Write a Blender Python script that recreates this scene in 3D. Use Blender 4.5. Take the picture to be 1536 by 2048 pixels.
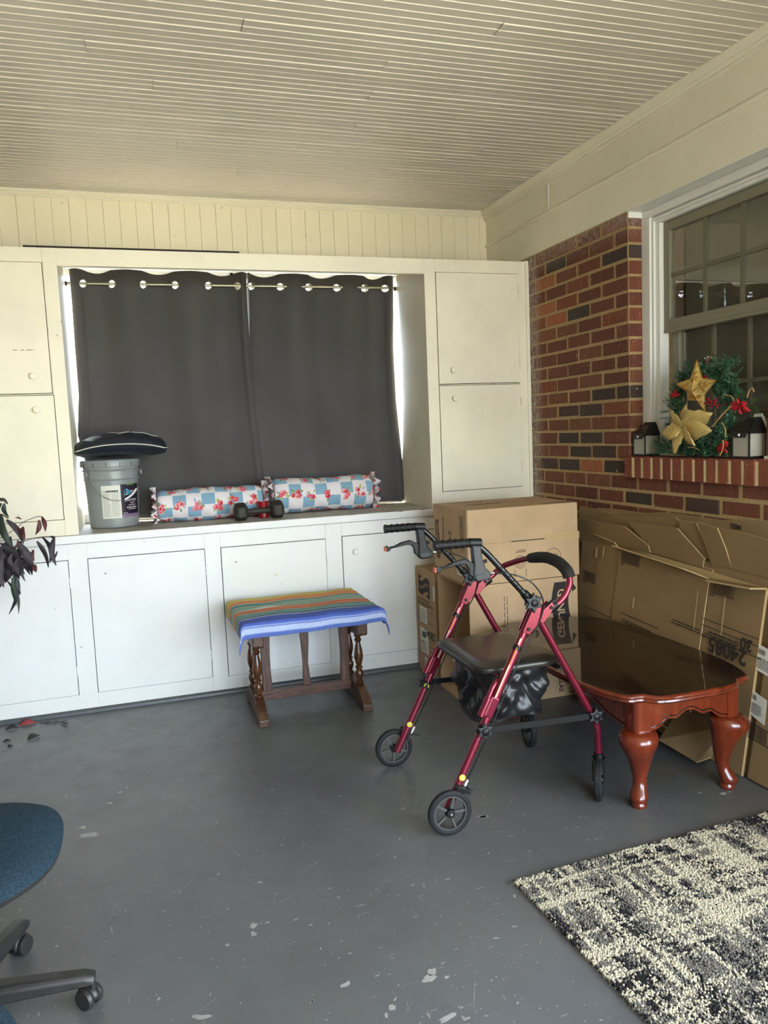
import bpy, bmesh, math, random
import numpy as np
from mathutils import Vector, Matrix

random.seed(7)
rng = np.random.default_rng(7)
for _o in list(bpy.data.objects):
    bpy.data.objects.remove(_o, do_unlink=True)
scene = bpy.context.scene
COL = scene.collection
PI = math.pi

# ------------------------------------------------------------------ camera
CAM = np.array([0.0, 0.0, 1.35])
R_ = np.array([0.9502479, -0.30867042, -0.04185091])
U_ = np.array([0.07124088, 0.08456337, 0.99386809])
W_ = np.array([0.30323863, 0.94740256, -0.10234612])
FPX = 1559.3
cam_data = bpy.data.cameras.new('camera')
cam = bpy.data.objects.new('camera', cam_data)
COL.objects.link(cam)
cam_data.sensor_fit = 'VERTICAL'
cam_data.sensor_height = 24.0
cam_data.sensor_width = 18.0
cam_data.lens = FPX / 2048.0 * 24.0
cam_data.clip_start = 0.02
cam.matrix_world = Matrix(((R_[0], U_[0], -W_[0], CAM[0]), (R_[1], U_[1], -W_[1], CAM[1]),
                           (R_[2], U_[2], -W_[2], CAM[2]), (0, 0, 0, 1)))
scene.camera = cam


def P(axis, val, px, py):
    """photo pixel -> the point where its ray meets the plane axis = val"""
    d = (px - 768) / FPX * R_ - (py - 1024) / FPX * U_ + W_
    t = (val - CAM[axis]) / d[axis]
    return Vector(CAM + t * d)


# ------------------------------------------------------------------ world, sun, exposure
scene.view_settings.view_transform = 'Standard'
scene.view_settings.look = 'None'
scene.view_settings.gamma = 1.0
scene.view_settings.use_curve_mapping = False
scene.view_settings.exposure = 1.62
world = bpy.data.worlds.new('sky')
scene.world = world
world.use_nodes = True
_bg = world.node_tree.nodes['Background']
_bg.inputs[0].default_value = (0.74, 0.87, 1.0, 1.0)
_bg.inputs[1].default_value = 5.0
sun_data = bpy.data.lights.new('sun', 'SUN')
sun_data.energy = 11.0
sun_data.angle = 0.02
sun_data.color = (1.0, 0.94, 0.82)
sun = bpy.data.objects.new('sun', sun_data)
COL.objects.link(sun)
sun.rotation_euler = Vector((.304, -.434, -.848)).to_track_quat('-Z', 'Y').to_euler()


def portal(name, loc, rot, sx, sy):
    ld = bpy.data.lights.new(name, 'AREA')
    ld.shape = 'RECTANGLE'
    ld.size, ld.size_y = sx, sy
    ld.cycles.is_portal = True
    o = bpy.data.objects.new(name, ld)
    COL.objects.link(o)
    o.location = loc
    o.rotation_euler = rot
    return o


# room: x -1.9..2.25, y -1.9..4.646, ceiling 2.705
XL, XR, YB, YF, ZC = -1.9, 2.25, -1.9, 4.646, 2.705
YC = 4.116          # cabinet fronts
# unseen openings behind the camera, sized to steer the daylight: (x0,x1,z0,z1) in the wall y = YB
REAR_OPEN = [(-0.1, 2.15, 0.1, 2.5)]
for (a, b, c, d) in REAR_OPEN:
    portal('daylight_portal', ((a + b) / 2, YB - 0.02, (c + d) / 2), (math.radians(90), 0, 0), b - a, d - c)
SIDE_OPEN = (-1.75, 1.25, 0.1, 2.4)       # unseen opening added in the right-hand wall, sized to cast shadows leftwards (y0,y1,z0,z1)
portal('daylight_portal', (XR + 0.02, (SIDE_OPEN[0] + SIDE_OPEN[1]) / 2, (SIDE_OPEN[2] + SIDE_OPEN[3]) / 2),
       (0, math.radians(90), 0), SIDE_OPEN[3] - SIDE_OPEN[2], SIDE_OPEN[1] - SIDE_OPEN[0])


# ------------------------------------------------------------------ material helpers
def lin(c):
    """sRGB 0-255 -> linear"""
    out = []
    for k in c:
        k = k / 255.0
        out.append(k / 12.92 if k <= 0.04045 else ((k + 0.055) / 1.055) ** 2.4)
    return tuple(out) + (1.0,)


class NT:
    def __init__(self, name):
        self.m = bpy.data.materials.new(name)
        self.m.use_nodes = True
        self.t = self.m.node_tree
        self.b = self.t.nodes['Principled BSDF']
        self.out = self.t.nodes['Material Output']

    def n(self, typ, **kw):
        nd = self.t.nodes.new(typ)
        for k, v in kw.items():
            if k == 'inp':
                for kk, vv in v.items():
                    self.put(nd.inputs[kk], vv)
            else:
                setattr(nd, k, v)
        return nd

    def put(self, sock, v):
        if isinstance(v, bpy.types.NodeSocket):
            self.t.links.new(v, sock)
        else:
            sock.default_value = v

    def set(self, **kw):
        for k, v in kw.items():
            self.put(self.b.inputs[k.replace('_', ' ')], v)

    def coord(self, which='Object', scale=(1, 1, 1), rot=(0, 0, 0), world=False):
        if world:
            src = self.n('ShaderNodeNewGeometry').outputs['Position']
        else:
            src = self.n('ShaderNodeTexCoord').outputs[which]
        mp = self.n('ShaderNodeMapping', inp={'Vector': src, 'Scale': scale, 'Rotation': rot})
        return mp.outputs[0]

    def noise(self, vec, scale=5, detail=4, rough=0.55, dist=0.0):
        return self.n('ShaderNodeTexNoise', inp={'Vector': vec, 'Scale': scale, 'Detail': detail,
                                                'Roughness': rough, 'Distortion': dist}).outputs['Fac']

    def ramp(self, fac, stops, interp='LINEAR'):
        nd = self.n('ShaderNodeValToRGB', inp={'Fac': fac})
        cr = nd.color_ramp
        cr.interpolation = interp
        while len(cr.elements) < len(stops):
            cr.elements.new(0.5)
        for e, (p, c) in zip(cr.elements, stops):
            e.position = p
            e.color = c if len(c) == 4 else tuple(c) + (1,)
        return nd.outputs[0]

    def mix(self, fac, a, b, blend='MIX'):
        nd = self.n('ShaderNodeMix', data_type='RGBA', blend_type=blend)
        self.put(nd.inputs[0], fac)
        self.put(nd.inputs[6], a)
        self.put(nd.inputs[7], b)
        return nd.outputs[2]

    def math(self, op, a, b=0.0, c=0.0, clamp=False):
        nd = self.n('ShaderNodeMath', operation=op, use_clamp=clamp)
        self.put(nd.inputs[0], a)
        self.put(nd.inputs[1], b)
        self.put(nd.inputs[2], c)
        return nd.outputs[0]

    def maprange(self, v, a, b, c=0.0, d=1.0):
        nd = self.n('ShaderNodeMapRange', inp={0: v, 1: a, 2: b, 3: c, 4: d})
        return nd.outputs[0]

    def bump(self, h, strength=0.3, dist=0.002):
        nd = self.n('ShaderNodeBump', inp={'Height': h, 'Strength': strength, 'Distance': dist})
        self.put(self.b.inputs['Normal'], nd.outputs[0])


M = {}


def simple(name, col, rough=0.5, metal=0.0, spec=0.5, var=0.0, scale=20, bump=0.0, bscale=80, **kw):
    t = NT(name)
    c = lin(col)
    if var:
        f = t.noise(t.coord(), scale, 5)
        dk = tuple(x * (1 - var) for x in c[:3]) + (1,)
        lt = tuple(min(1, x * (1 + var)) for x in c[:3]) + (1,)
        t.set(Base_Color=t.ramp(f, [(0.3, dk), (0.7, lt)]))
    else:
        t.set(Base_Color=c)
    t.set(Roughness=rough, Metallic=metal)
    t.b.inputs['Specular IOR Level'].default_value = spec
    if bump:
        t.bump(t.noise(t.coord(), bscale, 4), bump, 0.002)
    for k, v in kw.items():
        t.put(t.b.inputs[k.replace('_', ' ')], v)
    M[name] = t.m
    return t.m


def attr_mat(name, rough=0.8, attr='Col', bump=0.0, bscale=300, sheen=0.0):
    t = NT(name)
    a = t.n('ShaderNodeAttribute', attribute_name=attr)
    t.set(Base_Color=a.outputs['Color'], Roughness=rough)
    t.b.inputs['Specular IOR Level'].default_value = 0.25
    t.b.inputs['Sheen Weight'].default_value = sheen
    if bump:
        t.bump(t.noise(t.coord(), bscale, 3), bump, 0.001)
    M[name] = t.m
    return t.m


# ------------------------------------------------------------------ mesh helpers
ORIG = {}


class MB:
    def __init__(self):
        self.v = []
        self.f = []
        self.mi = []
        self.cur = 0

    def add(self, vs, fs):
        o = len(self.v)
        self.v += [tuple(p) for p in vs]
        self.f += [tuple(i + o for i in q) for q in fs]
        self.mi += [self.cur] * len(fs)
        return self

    def box(self, x0, x1, y0, y1, z0, z1):
        return self.add([(x0, y0, z0), (x1, y0, z0), (x1, y1, z0), (x0, y1, z0), (x0, y0, z1), (x1, y0, z1), (x1, y1, z1), (x0, y1, z1)],
                        [(0, 3, 2, 1), (4, 5, 6, 7), (0, 1, 5, 4), (1, 2, 6, 5), (2, 3, 7, 6), (3, 0, 4, 7)])

    def obox(self, c, ax, ay, az):
        """box from centre and three half-axis vectors"""
        c, ax, ay, az = Vector(c), Vector(ax), Vector(ay), Vector(az)
        vs = [c - ax - ay - az, c + ax - ay - az, c + ax + ay - az, c - ax + ay - az,
              c - ax - ay + az, c + ax - ay + az, c + ax + ay + az, c - ax + ay + az]
        return self.add(vs, [(0, 3, 2, 1), (4, 5, 6, 7), (0, 1, 5, 4), (1, 2, 6, 5), (2, 3, 7, 6), (3, 0, 4, 7)])

    def bar(self, a, b, wdt, hgt, up=(0, 0, 1)):
        a, b = Vector(a), Vector(b)
        d = (b - a)
        n = d.normalized()
        s = n.cross(Vector(up))
        if s.length < 1e-4:
            s = n.cross(Vector((1, 0, 0)))
        s.normalize()
        t = s.cross(n)
        return self.obox((a + b) / 2, d / 2, s * wdt / 2, t * hgt / 2)

    def prism(self, poly, off):
        """extrude a 3-D polygon by a vector"""
        poly = [Vector(p) for p in poly]
        off = Vector(off)
        n = len(poly)
        nor = Vector((0, 0, 0))
        for i in range(n):
            nor += poly[i].cross(poly[(i + 1) % n])
        if nor.dot(off) > 0:
            poly = poly[::-1]
        vs = poly + [p + off for p in poly]
        fs = [tuple(range(n)), tuple(range(2 * n - 1, n - 1, -1))]
        fs += [(i, i + n, (i + 1) % n + n, (i + 1) % n) for i in range(n)]
        return self.add(vs, fs)

    def tube(self, pts, r, n=10, closed=False, caps=True):
        pts = [Vector(p) for p in pts]
        m = len(pts)
        rr = r if isinstance(r, (list, tuple)) else [r] * m
        tang = []
        for i in range(m):
            a = pts[i - 1] if (i > 0 or closed) else pts[0]
            b = pts[(i + 1) % m] if (i < m - 1 or closed) else pts[-1]
            tang.append((b - a).normalized())
        ref = Vector((0, 0, 1))
        if abs(tang[0].dot(ref)) > 0.9:
            ref = Vector((0, 1, 0))
        u = tang[0].cross(ref).normalized()
        vs = []
        for i in range(m):
            u = (u - tang[i] * u.dot(tang[i])).normalized()
            w = tang[i].cross(u)
            for k in range(n):
                an = 2 * PI * k / n
                vs.append(pts[i] + (u * math.cos(an) + w * math.sin(an)) * rr[i])
        fs = []
        for i in range(m - (0 if closed else 1)):
            j = (i + 1) % m
            for k in range(n):
                k2 = (k + 1) % n
                fs.append((i * n + k, i * n + k2, j * n + k2, j * n + k))
        if caps and not closed:
            fs.append(tuple(range(n - 1, -1, -1)))
            fs.append(tuple((m - 1) * n + k for k in range(n)))
        return self.add(vs, fs)

    def lathe(self, prof, origin=(0, 0, 0), axis=(0, 0, 1), n=24, ref=None, caps=True):
        """prof: [(radius, height along axis)]"""
        o, ax = Vector(origin), Vector(axis).normalized()
        if ref is None:
            ref = Vector((1, 0, 0)) if abs(ax.x) < 0.9 else Vector((0, 1, 0))
        u = (ref - ax * ref.dot(ax)).normalized()
        w = ax.cross(u)
        vs, fs = [], []
        for (r, h) in prof:
            for k in range(n):
                a = 2 * PI * k / n
                vs.append(o + ax * h + (u * math.cos(a) + w * math.sin(a)) * max(r, 1e-5))
        for i in range(len(prof) - 1):
            for k in range(n):
                k2 = (k + 1) % n
                fs.append((i * n + k, i * n + k2, (i + 1) * n + k2, (i + 1) * n + k))
        if caps:
            fs.append(tuple(range(n - 1, -1, -1)))
            fs.append(tuple((len(prof) - 1) * n + k for k in range(n)))
        return self.add(vs, fs)

    def ball(self, c, rx, ry=None, rz=None, n=12, m=8):
        ry = rx if ry is None else ry
        rz = rx if rz is None else rz
        vs, fs = [], []
        c = Vector(c)
        for i in range(m + 1):
            th = PI * i / m
            for k in range(n):
                a = 2 * PI * k / n
                s = max(math.sin(th), 1e-4)
                vs.append(c + Vector((rx * s * math.cos(a), ry * s * math.sin(a), -rz * math.cos(th))))
        for i in range(m):
            for k in range(n):
                k2 = (k + 1) % n
                fs.append((i * n + k, i * n + k2, (i + 1) * n + k2, (i + 1) * n + k))
        return self.add(vs, fs)

    def torus(self, c, axis, R, r, n=24, k=8):
        c, ax = Vector(c), Vector(axis).normalized()
        ref = Vector((0, 0, 1)) if abs(ax.z) < 0.9 else Vector((1, 0, 0))
        u = (ref - ax * ref.dot(ax)).normalized()
        w = ax.cross(u)
        pts = [c + (u * math.cos(2 * PI * i / n) + w * math.sin(2 * PI * i / n)) * R for i in range(n)]
        return self.tube(pts, r, k, closed=True)

    def grid(self, pts, nu, nv):
        """pts row-major nv rows of nu"""
        fs = [(j * nu + i, j * nu + i + 1, (j + 1) * nu + i + 1, (j + 1) * nu + i) for j in range(nv - 1) for i in range(nu - 1)]
        return self.add(pts, fs)


def mesh_of(mb, name, mats, smooth=True, angle=38, origin=None, weld=False):
    me = bpy.data.meshes.new(name)
    o = Vector(origin) if origin is not None else Vector((0, 0, 0))
    me.from_pydata([(p[0] - o.x, p[1] - o.y, p[2] - o.z) for p in mb.v], [], mb.f)
    for m in (mats if isinstance(mats, (list, tuple)) else [mats]):
        me.materials.append(M[m] if isinstance(m, str) else m)
    if any(mb.mi):
        me.polygons.foreach_set('material_index', mb.mi)
    if smooth or weld:
        bm = bmesh.new()
        bm.from_mesh(me)
        if weld:
            bmesh.ops.remove_doubles(bm, verts=bm.verts, dist=1e-5)
        lim = math.radians(angle)
        for f in bm.faces:
            f.smooth = smooth
        for e in bm.edges:
            if len(e.link_faces) == 2:
                e.smooth = e.calc_face_angle(0.0) < lim
        bm.to_mesh(me)
        bm.free()
    me.update()
    return me


def part(name, mb, mats, parent=None, smooth=True, angle=38, bevel=0.0, seg=2, kind=None, label=None, sub=0, solid=0.0):
    o0 = ORIG.get(parent.name, Vector((0, 0, 0))) if parent is not None else Vector((0, 0, 0))
    me = mesh_of(mb, name, mats, smooth, angle, o0)
    ob = bpy.data.objects.new(name, me)
    COL.objects.link(ob)
    if parent is not None:
        ob.parent = parent
    ORIG[ob.name] = o0
    if solid:
        md = ob.modifiers.new('solid', 'SOLIDIFY')
        md.thickness = solid
    if bevel:
        md = ob.modifiers.new('bevel', 'BEVEL')
        md.width = bevel
        md.segments = seg
        md.limit_method = 'ANGLE'
        md.angle_limit = math.radians(40)
    if sub:
        md = ob.modifiers.new('sub', 'SUBSURF')
        md.levels = md.render_levels = sub
    if kind:
        ob['kind'] = kind
    if label:
        ob['label'] = label
    return ob


def tag(ob, label, cat, group=None):
    ob['label'] = label
    ob['category'] = cat
    if group:
        ob['group'] = group
    return ob


def thing(name, label, cat, loc=(0, 0, 0), group=None):
    ob = bpy.data.objects.new(name, None)
    ob.empty_display_size = 0.05
    COL.objects.link(ob)
    ob.location = loc
    ORIG[ob.name] = Vector(loc)
    return tag(ob, label, cat, group)


def solo(name, mb, mats, label, cat, loc=(0, 0, 0), group=None, **kw):
    """a thing that is one mesh"""
    kk = dict(smooth=True, angle=38)
    kk.update({k: kw[k] for k in ('smooth', 'angle') if k in kw})
    me = mesh_of(mb, name, mats, origin=loc, **kk)
    ob = bpy.data.objects.new(name, me)
    COL.objects.link(ob)
    ob.location = loc
    ORIG[ob.name] = Vector(loc)
    if kw.get('bevel'):
        md = ob.modifiers.new('bevel', 'BEVEL')
        md.width = kw['bevel']
        md.segments = 2
        md.limit_method = 'ANGLE'
        md.angle_limit = math.radians(40)
    return tag(ob, label, cat, group)


def struct(name, mb, mats, label, cat='wall', **kw):
    ob = part(name, mb, mats, None, **kw)
    ob['kind'] = 'structure'
    ob['label'] = label
    ob['category'] = cat
    return ob


def piece(name, me, parent, loc):
    """one of many alike pieces sharing mesh data"""
    ob = bpy.data.objects.new(name, me)
    COL.objects.link(ob)
    ob.parent = parent
    ob.location = Vector(loc) - ORIG.get(parent.name, Vector((0, 0, 0)))
    return ob


def set_col(ob, cols):
    me = ob.data
    a = me.color_attributes.new('Col', 'FLOAT_COLOR', 'POINT')
    arr = np.ones((len(me.vertices), 4), dtype=np.float32)
    arr[:, :3] = cols
    a.data.foreach_set('color', arr.ravel())


_tc = {}


def text_geo(s, size=1.0, bold=0.0):
    key = (s, size, bold)
    if key not in _tc:
        cu = bpy.data.curves.new('t', 'FONT')
        cu.body = s
        cu.size = size
        cu.align_x = 'CENTER'
        cu.align_y = 'CENTER'
        cu.offset = bold
        cu.resolution_u = 3
        ob = bpy.data.objects.new('t', cu)
        COL.objects.link(ob)
        bpy.context.view_layer.update()
        me = bpy.data.meshes.new_from_object(ob)
        vs = [tuple(v.co) for v in me.vertices]
        fs = [tuple(p.vertices) for p in me.polygons]
        bpy.data.objects.remove(ob, do_unlink=True)
        bpy.data.meshes.remove(me)
        bpy.data.curves.remove(cu)
        _tc[key] = (vs, fs)
    return _tc[key]


def text_to(mb, s, size, fn, bold=0.0):
    """fn(x, y) -> 3-D point"""
    vs, fs = text_geo(s, size, bold)
    mb.add([fn(x, y) for x, y, z in vs], fs)


def plane_fn(o, xd, yd):
    o, xd, yd = Vector(o), Vector(xd).normalized(), Vector(yd).normalized()
    return lambda x, y: o + xd * x + yd * y


def rect_to(mb, fn, x0, x1, y0, y1):
    mb.add([fn(x0, y0), fn(x1, y0), fn(x1, y1), fn(x0, y1)], [(0, 1, 2, 3)])


def barcode_to(mb, fn, x0, x1, y0, y1, frame=True, seed=1):
    rr = random.Random(seed)
    t = (y1 - y0) * 0.06
    if frame:
        rect_to(mb, fn, x0, x1, y0, y0 + t); rect_to(mb, fn, x0, x1, y1 - t, y1)
        rect_to(mb, fn, x0, x0 + t, y0, y1); rect_to(mb, fn, x1 - t, x1, y0, y1)
    x = x0 + t * 2.2
    w = (x1 - x0)
    while x < x1 - t * 3:
        b = w * rr.uniform(0.008, 0.025)
        rect_to(mb, fn, x, x + b, y0 + t * 1.6, y1 - t * 1.6)
        x += b + w * rr.uniform(0.012, 0.03)


def lines_to(mb, fn, x0, x1, y0, y1, n, fill=0.45, seed=1, words=True):
    """rows of tiny unreadable print"""
    rr = random.Random(seed)
    h = (y0 - y1) / n
    for i in range(n):
        y = y0 - h * (i + 0.5)
        x = x0
        end = x1 - (x1 - x0) * rr.uniform(0, 0.25)
        while x < end:
            wd = (x1 - x0) * rr.uniform(0.05, 0.16) if words else (end - x)
            wd = min(wd, end - x)
            rect_to(mb, fn, x, x + wd, y - h * fill / 2, y + h * fill / 2)
            x += wd + (x1 - x0) * 0.02
# ------------------------------------------------------------------ materials
def paint(name, col, rough=0.45, dirt=0.12, scale=3.0, speck=True, bump=0.12):
    t = NT(name)
    c = lin(col)
    co = t.coord(world=True)
    f = t.noise(co, scale, 6, 0.6)
    d = tuple(x * (1 - dirt) for x in c[:3]) + (1,)
    base = t.ramp(f, [(0.25, d), (0.6, c)])
    if speck:
        s = t.noise(co, 38, 2, 0.5)
        base = t.mix(t.maprange(s, 0.74, 0.77, 0.0, 0.5), base, lin((120, 110, 92)))
    t.set(Base_Color=base, Roughness=rough)
    h = t.noise(t.coord(world=True, scale=(1, 1, 0.25)), 60, 4)
    if bump:
        t.bump(h, bump, 0.002)
    M[name] = t.m


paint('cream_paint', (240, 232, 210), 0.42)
paint('cool_white_paint', (236, 236, 234), 0.40, 0.07)  # base cabinet tone: cooler light low down is put into the colour
paint('trim_paint', (238, 230, 208), 0.45, 0.08, speck=False)
paint('ceiling_paint', (214, 206, 194), 0.38, 0.06, speck=False, bump=0)
paint('bead_paint', (236, 226, 198), 0.45, 0.07)
paint('window_paint', (236, 234, 226), 0.4, 0.06, speck=False)
paint('shaded_sash_paint', (130, 123, 102), 0.4, 0.06, speck=False)  # sashes darkened: the shade on the house window is in the colour
simple('shaded_muntin_paint', (108, 101, 82), 0.5)  # muntins darkened in the same way, shade put into the colour
simple('plaster', (205, 200, 180), 0.9)
simple('left_wall_paint', (128, 112, 92), 0.85)
simple('dark_gap', (38, 34, 30), 0.9)

# sill: bare greyish worn board
t = NT('sill_paint')
co = t.coord(world=True)
f = t.noise(co, 6, 6, 0.65)
g = t.noise(t.coord(world=True, scale=(1, 4, 1)), 18, 5, 0.6)
base = t.ramp(f, [(0.3, lin((150, 144, 130))), (0.55, lin((186, 181, 168))), (0.75, lin((205, 201, 190)))])
base = t.mix(t.maprange(g, 0.62, 0.66, 0, 0.6), base, lin((120, 112, 98)))
t.set(Base_Color=base, Roughness=0.55)
t.bump(g, 0.15, 0.002)
M['sill_paint'] = t.m

# painted concrete / board floor
t = NT('floor_paint')
co = t.coord(world=True)
n1 = t.noise(co, 1.3, 6, 0.6)
n2 = t.noise(co, 9, 6, 0.7)
base = t.ramp(n1, [(0.3, lin((86, 88, 91))), (0.5, lin((97, 100, 103))), (0.72, lin((106, 108, 110)))])
base = t.mix(t.maprange(n2, 0.58, 0.72, 0, 0.30), base, lin((82, 82, 82)))
# fine pale scratches and flecks, denser towards the walked-on middle of the porch
sc = t.noise(t.coord(world=True, scale=(14, 3.2, 1), rot=(0, 0, 0.9)), 7, 3, 0.5)
sc2 = t.noise(t.coord(world=True, scale=(2.2, 20, 1), rot=(0, 0, -0.25)), 6, 2, 0.5)
zone = t.noise(co, 2.1, 2, 0.5)
m1 = t.math('MULTIPLY', t.maprange(sc, 0.68, 0.70), t.maprange(zone, 0.45, 0.6))
m2 = t.math('MULTIPLY', t.maprange(sc2, 0.71, 0.73), t.maprange(zone, 0.42, 0.58))
fl = t.maprange(t.noise(co, 85, 1, 0.5), 0.745, 0.755)
mk = t.math('MAXIMUM', t.math('MAXIMUM', m1, m2), fl)
base = t.mix(t.math('MULTIPLY', mk, 0.7), base, lin((160, 160, 156)))
# brown stain on the floor under the coffee table
gp = t.n('ShaderNodeNewGeometry').outputs['Position']
dv = t.n('ShaderNodeVectorMath', operation='DISTANCE', inp={0: gp, 1: (1.88, 2.42, 0.0)}).outputs['Value']
st = t.math('MULTIPLY', t.maprange(dv, 0.16, 0.02), t.maprange(t.noise(co, 16, 4, 0.6), 0.42, 0.6))
base = t.mix(t.math('MULTIPLY', st, 0.75), base, lin((92, 82, 55)))
t.set(Base_Color=base, Roughness=t.maprange(n2, 0.3, 0.75, 0.28, 0.5))
t.bump(t.noise(co, 30, 5, 0.6), 0.10, 0.002)
M['floor_paint'] = t.m
simple('paint_chip', (156, 157, 155), 0.7, var=0.15, scale=30)
simple('grey_paint', (84, 87, 92), 0.4, var=0.1)

# brick: one colour per brick (object random) times wire-cut grain, pale paint smears by the cabinet and under the beam
def brick_mat(name, stops, strip=False):
    t = NT(name)
    oi = t.n('ShaderNodeObjectInfo')
    base = t.ramp(oi.outputs['Random'], stops)
    gco = t.coord(world=True, scale=(1, 7, 0.6))
    g = t.noise(gco, 22, 5, 0.7)
    base = t.mix(t.maprange(g, 0.35, 0.7, 0, 0.55), base, lin((62, 30, 24)))
    sp = t.noise(t.coord(world=True), 75, 2, 0.5)
    base = t.mix(t.maprange(sp, 0.70, 0.73, 0, 0.7), base, lin((205, 190, 165)))
    gp = t.n('ShaderNodeNewGeometry').outputs['Position']
    xyz = t.n('ShaderNodeSeparateXYZ', inp={0: gp})
    near = t.maprange(xyz.outputs[1], 3.97, 4.09)
    top = t.math('MULTIPLY', t.maprange(xyz.outputs[2], 2.19, 2.32), 0.75)
    m = t.math('MAXIMUM', near, top)
    ns = t.noise(t.coord(world=True, scale=(1, 1, 0.6)), 70, 5, 0.75)
    ms = t.math('MULTIPLY', m, t.maprange(ns, 0.40, 0.60))
    base = t.mix(t.math('MULTIPLY', ms, 0.85), base, lin((196, 190, 180)))
    t.set(Base_Color=base, Roughness=0.85)
    t.bump(t.noise(gco, 40, 5, 0.7), 0.5, 0.003)
    M[name] = t.m


brick_mat('brick', [(0.0, lin((104, 56, 42))), (0.35, lin((120, 66, 46))), (0.6, lin((128, 80, 54))), (0.8, lin((138, 72, 46))), (1.0, lin((98, 54, 40)))])
brick_mat('brick_dark', [(0.0, lin((58, 48, 44))), (0.5, lin((66, 58, 48))), (1.0, lin((76, 52, 46)))])
brick_mat('brick_orange', [(0.0, lin((176, 92, 58))), (1.0, lin((170, 110, 66)))])
brick_mat('brick_sill', [(0.0, lin((140, 72, 48))), (0.5, lin((150, 82, 54))), (1.0, lin((132, 66, 46)))])
t = NT('mortar')
co = t.coord(world=True)
f = t.noise(co, 120, 3, 0.7)
base = t.ramp(f, [(0.3, lin((146, 122, 82))), (0.6, lin((182, 154, 108)))])
gp = t.n('ShaderNodeNewGeometry').outputs['Position']
xyz = t.n('ShaderNodeSeparateXYZ', inp={0: gp})
ms = t.math('MULTIPLY', t.maprange(xyz.outputs[1], 3.97, 4.09), t.maprange(t.noise(co, 70, 5, 0.75), 0.42, 0.6))
base = t.mix(t.math('MULTIPLY', ms, 0.8), base, lin((190, 186, 176)))
t.set(Base_Color=base, Roughness=0.95)
t.bump(f, 0.9, 0.004)
M['mortar'] = t.m
simple('mortar_pale', (214, 196, 150), 0.95, var=0.12, scale=120, bump=0.8, bscale=120)

# glass: clear pane with a mirror share that grows at grazing angles
t = NT('glass')
tr = t.n('ShaderNodeBsdfTransparent')
gl = t.n('ShaderNodeBsdfGlossy', inp={'Roughness': 0.02, 'Color': (1, 1, 1, 1)})
lw = t.n('ShaderNodeLayerWeight', inp={'Blend': 0.5})
fr = t.math('MULTIPLY_ADD', t.math('POWER', lw.outputs['Facing'], 4.0), 0.9, 0.05)
mx = t.n('ShaderNodeMixShader', inp={0: fr, 1: tr.outputs[0], 2: gl.outputs[0]})
t.t.links.new(mx.outputs[0], t.out.inputs['Surface'])
M['glass'] = t.m
t = NT('dusty_glass')
tr = t.n('ShaderNodeBsdfTransparent', inp={'Color': (0.92, 0.93, 0.9, 1)})
df = t.n('ShaderNodeBsdfDiffuse', inp={'Color': lin((225, 220, 205))})
gl = t.n('ShaderNodeBsdfGlossy', inp={'Roughness': 0.08})
m1 = t.n('ShaderNodeMixShader', inp={0: 0.45, 1: tr.outputs[0], 2: df.outputs[0]})
m2 = t.n('ShaderNodeMixShader', inp={0: 0.08, 1: m1.outputs[0], 2: gl.outputs[0]})
t.t.links.new(m2.outputs[0], t.out.inputs['Surface'])
M['dusty_glass'] = t.m

# fabrics
t = NT('curtain_cloth')
co = t.coord(world=True)
w = t.noise(t.coord(world=True, scale=(1, 1, 3)), 220, 2, 0.5)
base = t.ramp(t.noise(co, 2.2, 3), [(0.3, lin((66, 63, 63))), (0.7, lin((77, 73, 73)))])
t.set(Base_Color=base, Roughness=0.75)
t.b.inputs['Sheen Weight'].default_value = 0.15
t.bump(w, 0.08, 0.001)
M['curtain_cloth'] = t.m
simple('brushed_nickel', (176, 170, 150), 0.32, 1.0)
simple('dark_metal', (50, 46, 40), 0.45, 0.6)
simple('chrome', (200, 200, 200), 0.2, 1.0)
simple('navy_satin', (22, 28, 40), 0.42, var=0.25, scale=14, bump=0.25, bscale=26)
simple('white_piping', (205, 200, 188), 0.7)
simple('bucket_grey', (138, 142, 141), 0.32)
simple('paper_white', (222, 220, 208), 0.65)
simple('label_purple', (36, 26, 44), 0.4)
simple('label_blue', (60, 160, 195), 0.4)
simple('label_green', (96, 130, 66), 0.4)
simple('label_lilac', (128, 108, 136), 0.5)
simple('print_white', (225, 225, 225), 0.5)
simple('print_grey', (150, 146, 136), 0.6)
simple('iron', (58, 54, 48), 0.6, 0.4, var=0.3, scale=60, bump=0.5, bscale=140)
simple('red_wax', (140, 22, 28), 0.25)

# cardboard: fine vertical flute lines, slight blotches
def cardboard(name, col, dirt=0.1):
    t = NT(name)
    c = lin(col)
    co = t.coord(world=True)
    f = t.noise(co, 5, 5, 0.6)
    d = tuple(x * (1 - dirt * 2) for x in c[:3]) + (1,)
    base = t.ramp(f, [(0.25, d), (0.65, c)])
    fl = t.noise(t.coord(world=True, scale=(1, 1, 0.03)), 170, 2, 0.5)
    base = t.mix(t.maprange(fl, 0.4, 0.7, 0, 0.16), base, tuple(x * 0.75 for x in c[:3]) + (1,))
    t.set(Base_Color=base, Roughness=0.8)
    t.b.inputs['Specular IOR Level'].default_value = 0.25
    t.bump(fl, 0.12, 0.001)
    M[name] = t.m


cardboard('cardboard', (196, 166, 130))
cardboard('cardboard_b', (180, 150, 114))
cardboard('cardboard_dull', (148, 122, 86))
simple('cut_edge', (184, 156, 110), 0.9, var=0.1, scale=200)
simple('ink', (42, 36, 32), 0.75)
simple('ink_soft', (104, 86, 66), 0.8)
simple('tape', (196, 168, 124), 0.2, spec=0.6)

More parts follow.
